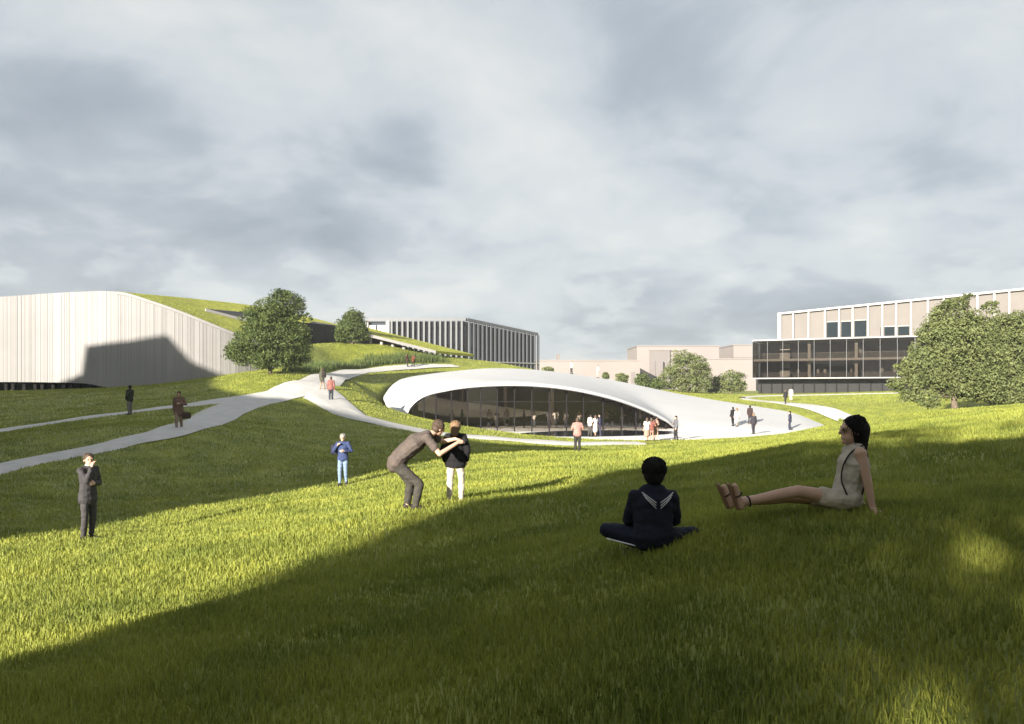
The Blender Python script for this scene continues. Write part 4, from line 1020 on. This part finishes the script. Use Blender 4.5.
def bag(name, label, loc, w, d, h, col, strap=None, yaw=0):
    """soft bag with rounded edges and a strap or handle"""
    root = empty(name, loc, label, 'bag', None, yaw)
    bm = bmesh.new(); ell(bm, (0, 0, h / 2), w / 2, d / 2, h / 2); cap(bm, (-w * .3, 0, h * .15), (w * .3, 0, h * .15), d * .42, d * .42); cap(bm, (-w * .28, 0, h * .78), (w * .28, 0, h * .78), d * .36, d * .36)
    fuse('bag_body', bm, cloth(col), root, .018, 2)
    bm = bmesh.new(); n = 9; top = strap or (0, 0, h * 1.7); T = Vector(top); prev = None
    pts = [Vector((-w * .35, 0, h * .8)), Vector((-w * .2, 0, h * .8)).lerp(T, .7), T, Vector((w * .2, 0, h * .8)).lerp(T, .7), Vector((w * .35, 0, h * .8))]
    for a, b in zip(pts, pts[1:]): cap(bm, a, b, .012, .012, None, 1, 6)
    obj('strap', bm, cloth(col), root, world=False, smooth=True)
    return root

D2 = math.radians
def stand_at(px, py, d=None):
    """foot point: by pixel on the built lawn, or at a given distance on the plaza floor"""
    if d is None:
        p = hit(px, py); return Vector((p.x, p.y, sz(p.x, p.y)))
    x = (px - 512) / F * d; return Vector((x, d, FLOOR))
# --- man in a dark suit, hand to his face
p = stand_at(88, 540)
person('man in a dark suit standing alone with a hand raised to his face', pose(.02, ('fold', 'face'), 0.0, D2(25), .10), p, D2(-112), 1.04, 0, 'brown', 'short', (.045, .042, .045), 'long', .14, (.050, .046, .048), 'trousers', (.012, .011, .01), True, collar=(.55, .55, .55))
# --- boy or youth sitting cross-legged, seen from behind
p = stand_at(653, 549); p.z += .0
Jb = dict(pel=(0, 0, .125), waist=(0, .02, .25), chest=(.01, .05, .42), neck=(.02, .07, .565), head=(.03, .10, .705), face=(.22, 1, -.05),
          shl=(-.15, .05, .485), shr=(.175, .05, .485), ell=(-.20, .14, .27), elr=(.225, .13, .27), hal=(-.10, .36, .20), har=(.12, .36, .20),
          hil=(-.10, .02, .11), hir=(.10, .02, .11), knl=(-.40, .22, .16), knr=(.44, .34, .10), anl=(.06, .42, .075), anr=(-.08, .36, .085), tol=(.19, .50, .055), tor=(-.22, .44, .055))
boy, Jb = person('boy in a navy tracksuit sitting cross legged in the shaded grass, back turned', Jb, p, 0, 1.03, 0, 'black', 'short', (.010, .012, .022), 'long', 0, (.011, .014, .026), 'trousers', (.02, .02, .025), True, puff=1.2, build=1.06, head_k=1.2)
# --- woman sitting with her legs stretched out to the left
p = stand_at(846, 511)
Jw = dict(pel=(0, 0, .12), waist=(.035, .0, .28), chest=(.07, .0, .44), neck=(.085, 0, .60), head=(.06, 0, .745), face=(-1, .10, .06),
          shl=(.07, -.15, .545), shr=(.08, .155, .545), ell=(.11, -.20, .29), elr=(.17, .21, .29), hal=(.145, -.22, .06), har=(.22, .24, .06), hdl=(.35, -.6, -.35), hdr=(.6, .3, -.4), hnl=(0, 0, -1), hnr=(0, 0, -1),
          hil=(-.02, -.085, .11), hir=(-.02, .085, .11), knl=(-.48, -.10, .20), knr=(-.48, .10, .12), anl=(-.97, -.10, .10), anr=(-1.02, .06, .08), tol=(-1.06, -.13, .25), tor=(-1.11, .05, .22))
woman, Jw = person('woman in a beige top and shorts sitting on the grass with bare legs stretched out', Jw, p, 0, 1.06, 0, 'black', 'front_lock', (.40, .35, .29), 'none', 0, (.42, .36, .29), 'shorts', None, True, head_k=1.14)
# her sandals and the strap across her shoulder
for q in 'lr':
    an, to = Jw['an' + q], Jw['to' + q]; kn = Jw['kn' + q]; d = (to - an).normalized(); sh = (an - kn).normalized(); heel = an + sh * .085 - d * .05
    bm = bmesh.new(); cap(bm, heel, to + sh * .045 + d * .03, .020, .018, (0, 1, 0), 2.1, 10)
    sole = fuse('sandal', bm, cloth((.22, .13, .08), .6), woman, .009, 1)
    bm = bmesh.new(); cc = an - sh * .05; n = 12; up = sh.orthogonal().normalized(); sd = sh.cross(up)
    for c0, rad in ((cc, .049), (an + d * .09 + sh * .015, .040)):
        ax = sh if c0 is cc else d; up = ax.orthogonal().normalized(); sd = ax.cross(up)
        ring = [c0 + (up * math.cos(6.283 * k / n) + sd * math.sin(6.283 * k / n)) * rad for k in range(n)]
        for k in range(n): cap(bm, ring[k], ring[(k + 1) % n], .008, .008, None, 1, 6)
    st_ = obj('ankle_strap', bm, cloth((.03, .02, .018), .6), woman, world=False, smooth=True)
bm = bmesh.new()
sp = [Vector(v) * 1.06 for v in ((.095, -.105, .605), (.14, -.11, .56), (.155, -.11, .44), (.13, -.12, .30), (.08, -.16, .18))]
sp = smooth_line(sp, 5)
for a, b in zip(sp, sp[1:]): cap(bm, a, b, .008, .008, None, 1, 6)
sp = [Vector(v) * 1.06 for v in ((.10, -.115, .615), (.00, -.125, .56), (-.07, -.115, .44), (-.09, -.12, .30), (-.06, -.165, .18))]
sp = smooth_line(sp, 5)
for a, b in zip(sp, sp[1:]): cap(bm, a, b, .008, .008, None, 1, 6)
obj('shoulder_strap', bm, cloth((.03, .02, .018), .6), woman, world=False, smooth=True)
# white stripes on the hood of the boy
for sg in (-1, 1):
    for k in range(3):
        a = Vector((.03 + sg * (.145 - k * .012), -.075 - .012 * k, .565 - k * .022)); b = Vector((.03 + sg * .022, -.118, .475 - k * .026)); m_ = (a + b) / 2 + Vector((0, -.022, 0))
        bm = bmesh.new(); cap(bm, a, m_, .0042, .0042, None, 1, 6); cap(bm, m_, b, .0042, .0042, None, 1, 6); obj('stripe', bm, cloth((.6, .6, .6)), boy, world=False, smooth=True)
bm = bmesh.new(); cap(bm, (-.42, .10, .10), (-.16, -.03, .055), .007, .007); obj('stripe', bm, cloth((.6, .6, .6)), boy, world=False, smooth=True)
# --- man bending over, arm round the shoulders of a child
pm = stand_at(412, 509); pg = stand_at(455.5, 502.5)
Jm = dict(pel=(-.27, .02, .83), waist=(-.18, .03, .96), chest=(.06, .06, 1.17), neck=(.33, .10, 1.335), head=(.455, .16, 1.425), face=(.75, .55, -.30), shl=(.26, .26, 1.30), shr=(.27, -.10, 1.265), face_up=(.5, .1, 1),
          ell=(.52, .36, 1.17), elr=(.50, -.14, .985), hal=(.74, .32, 1.22), har=(.80, .04, 1.17), hdl=(1, -.2, -.3), hdr=(1, .6, .2), hnl=(0, -.2, -1), hnr=(.3, 1, -.3),
          hil=(-.25, .10, .79), hir=(-.26, -.07, .79), knl=(-.04, .11, .45), knr=(.14, -.08, .45), anl=(-.10, .13, .08), anr=(.07, -.09, .08), tol=(.08, .17, .035), tor=(.24, -.05, .035))
person('man in a grey brown tee shirt bending forward with an arm round a child', Jm, pm, 0, 1.0, 0, 'brown', 'short', (.085, .068, .060), 'short', .05, (.046, .042, .036), 'trousers', (.03, .025, .02), True, puff=1.3, build=1.28, head_k=1.15)
Jc = pose(.03, ('down', 'down'), 0.02, D2(8), .125)
for q, sg in (('l', -1), ('r', 1)):
    Jc['el' + q] = Vector((sg * .27, -.03, 1.14)); Jc['ha' + q] = Vector((sg * .235, .03, .90))
child, Jc = person('child in black jacket and pale leggings beside the bending man', Jc, pg, D2(-4), .85, 0, 'fair', 'bob', (.010, .010, .011), 'long', .20, (.42, .37, .31), 'trousers', (.30, .27, .24), True, puff=1.7, build=1.12, head_k=1.18, hem_flat=True)
# --- man in blue, walking towards the viewer
p = stand_at(343, 484.5)
person('man in a blue shirt and jeans walking uphill with a shoulder bag', pose(.16, ('bend', 'strap'), 0.02, 0, .09), p, D2(178), .98, 0, 'grey', 'short', (.035, .050, .12), 'long', .03, (.16, .22, .33), 'trousers', (.05, .04, .04), True)
bag('shoulder_bag', 'dark bag hanging behind the shoulder of the man in blue', p + Vector((-.30, .16, 1.02)), .30, .16, .34, (.02, .022, .04), (.12, -.2, .42))
# --- walkers on the paths
p = stand_at(179, 429.5); person('man in a brown coat carrying a bag along the lower path', pose(.30, ('bend', 'down'), .03, 0, .08), p, D2(-168), 1.0, 1, 'black', 'short', (.13, .080, .060), 'long', .22, (.22, .155, .12), 'trousers', group=None, collar=(.5, .48, .45))
bag('hand_bag', 'dark brown bag in the hand of the man in the brown coat', p + Vector((.36, -.05, .52)), .46, .18, .26, (.05, .03, .022), (-.05, 0, .36))
p = stand_at(130, 414.5); person('man in a dark green jacket and grey trousers on the upper left path', pose(.05, ('pocket', 'fwd'), .02, 0, .09), p, D2(60), 1.0, 1, 'black', 'short', (.022, .026, .016), 'long', .06, (.14, .13, .115))
p = stand_at(331, 401.5); person('walker in a red checked shirt on the path junction', pose(.2, ('down', 'down'), 0, 0), p, D2(10), 1.02, 1, 'brown', 'short', (.20, .085, .075), 'long', .05, (.035, .040, .055))
p = stand_at(322, 391); person('walker in olive clothes with a bag at the path junction, behind the red shirt', pose(.28, ('down', 'bend'), .08, 0), p, D2(-20), 1.0, 1, 'brown', 'short', (.06, .058, .04), 'long', .05, (.10, .095, .085), 'shorts')
bag('backpack', 'dark backpack worn by the walker in olive clothes', p + Vector((.16, -.10, 1.02)), .32, .22, .45, (.022, .018, .016), (-.05, .12, .45))
p = stand_at(407.5, 367.6); person('dark clothed walker leaning left at the top of the upper path', pose(.25, ('bend', 'down'), .15, 0), p, D2(60), 1.0, 1, 'black', 'short', (.05, .022, .018), 'long', .1, (.03, .03, .025))
p = stand_at(413, 367.9); person('walker in a rust top at the top of the upper path', pose(.25, ('down', 'bend'), .12, 0), p, D2(-40), 1.0, 1, 'brown', 'short', (.10, .035, .02), 'long', .1, (.025, .035, .02))
p = stand_at(577.5, 453); person('man in a pink shirt standing on the lawn before the pavilion', pose(.05, ('bend', 'bend'), 0, 0, .10), p, D2(5), 1.0, 1, 'brown', 'short', (.30, .165, .145), 'short', .03, (.025, .025, .022), puff=1.3)
# --- visitors on the plaza
PL = [(590, 436.6, 61.5, (.45, .42, .40), (.05, .045, .04), 'trousers', -60, 'short', 'visitor in a pale top next to the pool, left of two others'), (595.5, 436.5, 61.6, (.50, .48, .47), (.42, .40, .40), 'skirt', 40, 'long', 'visitor in white beside the pool, middle of three'),
      (600, 436.2, 62, (.03, .03, .06), (.04, .04, .07), 'trousers', 80, 'short', 'visitor in dark blue beside the pool, right of three'), (647, 442, 55.8, (.52, .47, .45), (.30, .20, .16), 'skirt', 20, 'long', 'woman in a white top and short skirt at the front edge of the plaza'),
      (651.5, 442, 55.9, (.16, .06, .05), (.25, .15, .12), 'shorts', -20, 'long', 'visitor in a dark red top and shorts at the front edge of the plaza'), (656, 441, 56.5, (.30, .17, .14), (.28, .18, .15), 'shorts', -70, 'short', 'visitor in a salmon top and shorts at the front edge of the plaza'),
      (676, 440.5, 57.5, (.10, .10, .11), (.02, .02, .02), 'trousers', 100, 'short', 'slim visitor in dark clothes standing alone below the right end of the glass')]
for px, py, d, t, b, kind, yw, hs_, lab in PL:
    person(lab, pose(.12, ('down', 'bend'), 0, 0), stand_at(px, py, d), D2(yw), 1.0 if hs_ == 'short' else .96, px % 2 > 1, 'brown' if hs_ == 'long' else 'black', hs_, t, 'long' if kind == 'trousers' else 'short', .02, b, kind, group='visitors on the plaza')
def on_roof(px, d_lo=55, d_hi=106, py=None):
    """foot point on the pavilion roof or floor under a pixel"""
    ro = bpy.data.objects['roof']; w = ro.matrix_world
    o = Vector((0, 0, 0)); dr = P(px, py, 1.0).normalized()
    dg = bpy.context.evaluated_depsgraph_get(); dg.update(); ok, loc, n, i = ro.ray_cast(o, dr)
    return loc.copy() if ok else stand_at(px, py, (-FLOOR) * F / (py - HOR))
RO = [(733, 426, (.012, .012, .013), (.012, .012, .014), 'trousers', 20, 'short', 'visitor in a black suit beside a companion in pale clothes on the white apron', 1.0), (737, 426.5, (.50, .44, .40), (.46, .40, .37), 'skirt', 20, 'long', 'woman in a pale dress walking beside the black suit on the white apron', .97),
      (750, 424, (.035, .022, .02), (.03, .03, .035), 'trousers', -30, 'short', 'walker in brown leaning forward on the upper part of the white apron', 1.0), (753.5, 434, (.03, .028, .035), (.035, .032, .038), 'trousers', 10, 'bob', 'visitor in a long dark coat nearest the grass edge of the apron', 1.0),
      (790, 430.5, (.028, .032, .055), (.03, .032, .05), 'trousers', 60, 'short', 'visitor in dark blue alone near the right tip of the apron', 1.0)]
for px, py, t, b, kind, yw, hs_, lab, sc in RO:
    person(lab, pose(.2, ('down', 'down'), .06 if px == 750 else 0, 0), on_roof(px, py=py), D2(yw), sc, 0, 'fair' if hs_ != 'short' else 'black', hs_, t, 'long', .1, b, kind, group='visitors on the white apron')
for px, t, b, lab in ((570.5, (.5, .46, .42), (.03, .03, .035), 'visitor in a white top standing on the crest of the shell roof'), (597, (.45, .38, .33), (.30, .27, .25), 'visitor in beige standing on the shell roof, right of another')):
    a = [(c, z) for c, z in RIM]; best = min(range(60, 121), key=lambda q: abs(512 + F * circ(q)[0] / circ(q)[1] - px)); x, y = circ(best, CR - .5)
    z = np.interp(best, [c for c, _ in RIM][::-1], [z for _, z in RIM][::-1])
    person(lab, pose(.1, ('down', 'bend'), 0, 0), (x, y, float(z)), D2(120), .95, 0, 'brown', 'short', t, 'long', .03, b, group='visitors on the shell roof')
for px, py, t, b, yw, lab in ((785.5, 404.5, (.02, .02, .02), (.03, .03, .03), 20, 'dark clothed walker on the lawn path below the glass box'), (791, 401, (.50, .46, .42), (.40, .37, .33), -30, 'walker in white on the lawn below the glass box')):
    p = stand_at(px, py); person(lab, pose(.22, ('down', 'down'), 0, 0), p, D2(yw), 1.0, 0, 'brown', 'short', t, 'long', .05, b, group='walkers below the glass box')
# --- people behind the glass front of the pavilion
rn = random.Random(12)
ORD = 'first second third fourth fifth sixth seventh eighth ninth tenth eleventh twelfth thirteenth fourteenth fifteenth sixteenth seventeenth eighteenth nineteenth'.split()
base, _ = person('dim figure standing in the room behind the pavilion glass', pose(.08, ('bend', 'down'), 0, 0), (0, 79, FLOOR + .03), 0, .98, 1, 'black', 'short', (.05, .045, .045), 'long', .05, (.03, .03, .035), group='figures behind the pavilion glass')
pale, _ = person('dim figure in a pale top in the room behind the pavilion glass', pose(.08, ('bend', 'fwd'), 0, 0), (1, 79, FLOOR + .03), 0, .98, 0, 'brown', 'short', (.34, .30, .27), 'long', .05, (.05, .05, .06), group='figures in pale tops behind the pavilion glass')
used = {id(base): False, id(pale): False}
def copy_person(o):
    c = o.copy(); COL.objects.link(c)
    for ch in o.children: k = ch.copy(); COL.objects.link(k); k.parent = c
    return c
for i, px in enumerate((437, 452, 462, 489, 497, 507, 524, 534, 549, 556, 566, 579, 588, 607, 612, 622, 631, 640, 648)):
    src = pale if i % 2 == 1 else base; d = rn.uniform(75.6, 79)
    c = src if not used[id(src)] else copy_person(src); used[id(src)] = True
    c['label'] = ('dim figure in a pale top' if src is pale else 'dim dark figure') + ' behind the pavilion glass, %s from its left end' % ORD[i]
    c.location = ((px - 512) / F * d, d, FLOOR + .03); c.rotation_euler.z = rn.uniform(0, 6.28); s_ = rn.uniform(.92, 1.04); c.scale = (s_, s_, s_)
# --- people behind the glass of the box on the right
rb, _ = person('tiny pale figure behind the glass of the right hand building', pose(.08, ('bend', 'down'), 0, 0), (60, 145, 2.3), 0, 1.0, 0, 'brown', 'short', (.5, .46, .42), 'long', .05, (.2, .19, .2), group='figures behind the glass box')
first = True; kth = 0
for u in (8.0, 11.4, 12.6, 17, 18.5, 22, 24, 28):
    for z in ((2.29,) if u != 18.5 else (5.75,)):
        q = RIGHT.at(u, -1.2, z); c = rb if first else copy_person(rb); first = False
        c.location = q; c.rotation_euler.z = u; c['label'] = 'tiny pale figure behind the glass box on the right, %s from its left end' % ORD[kth]; kth += 1

# ------------------------------------------------------------------ grass goes in last
lawn_blades(); long_grass(); roof_grass()

# ------------------------------------------------------------------ a breath of haze over the far blocks
def haze_box():
    bm = bmesh.new(); z0, z1 = -6.5, 62.0; x0, x1, y0, y1 = -420.0, 420.0, -80.0, 470.0
    hexa(bm, [(x0, y0, z0), (x1, y0, z0), (x1, y1, z0), (x0, y1, z0), (x0, y0, z1), (x1, y0, z1), (x1, y1, z1), (x0, y1, z1)])
    m = bpy.data.materials.new('haze'); m.use_nodes = True; nt = m.node_tree; nt.nodes.remove(nt.nodes['Principled BSDF'])
    v = nt.nodes.new('ShaderNodeVolumePrincipled'); v.inputs['Color'].default_value = (.93, .94, .96, 1); v.inputs['Density'].default_value = 0.0004; v.inputs['Anisotropy'].default_value = 0.2
    nt.links.new(v.outputs[0], nt.nodes['Material Output'].inputs['Volume'])
    tag(obj('haze', bm, m), kind='stuff')
haze_box()
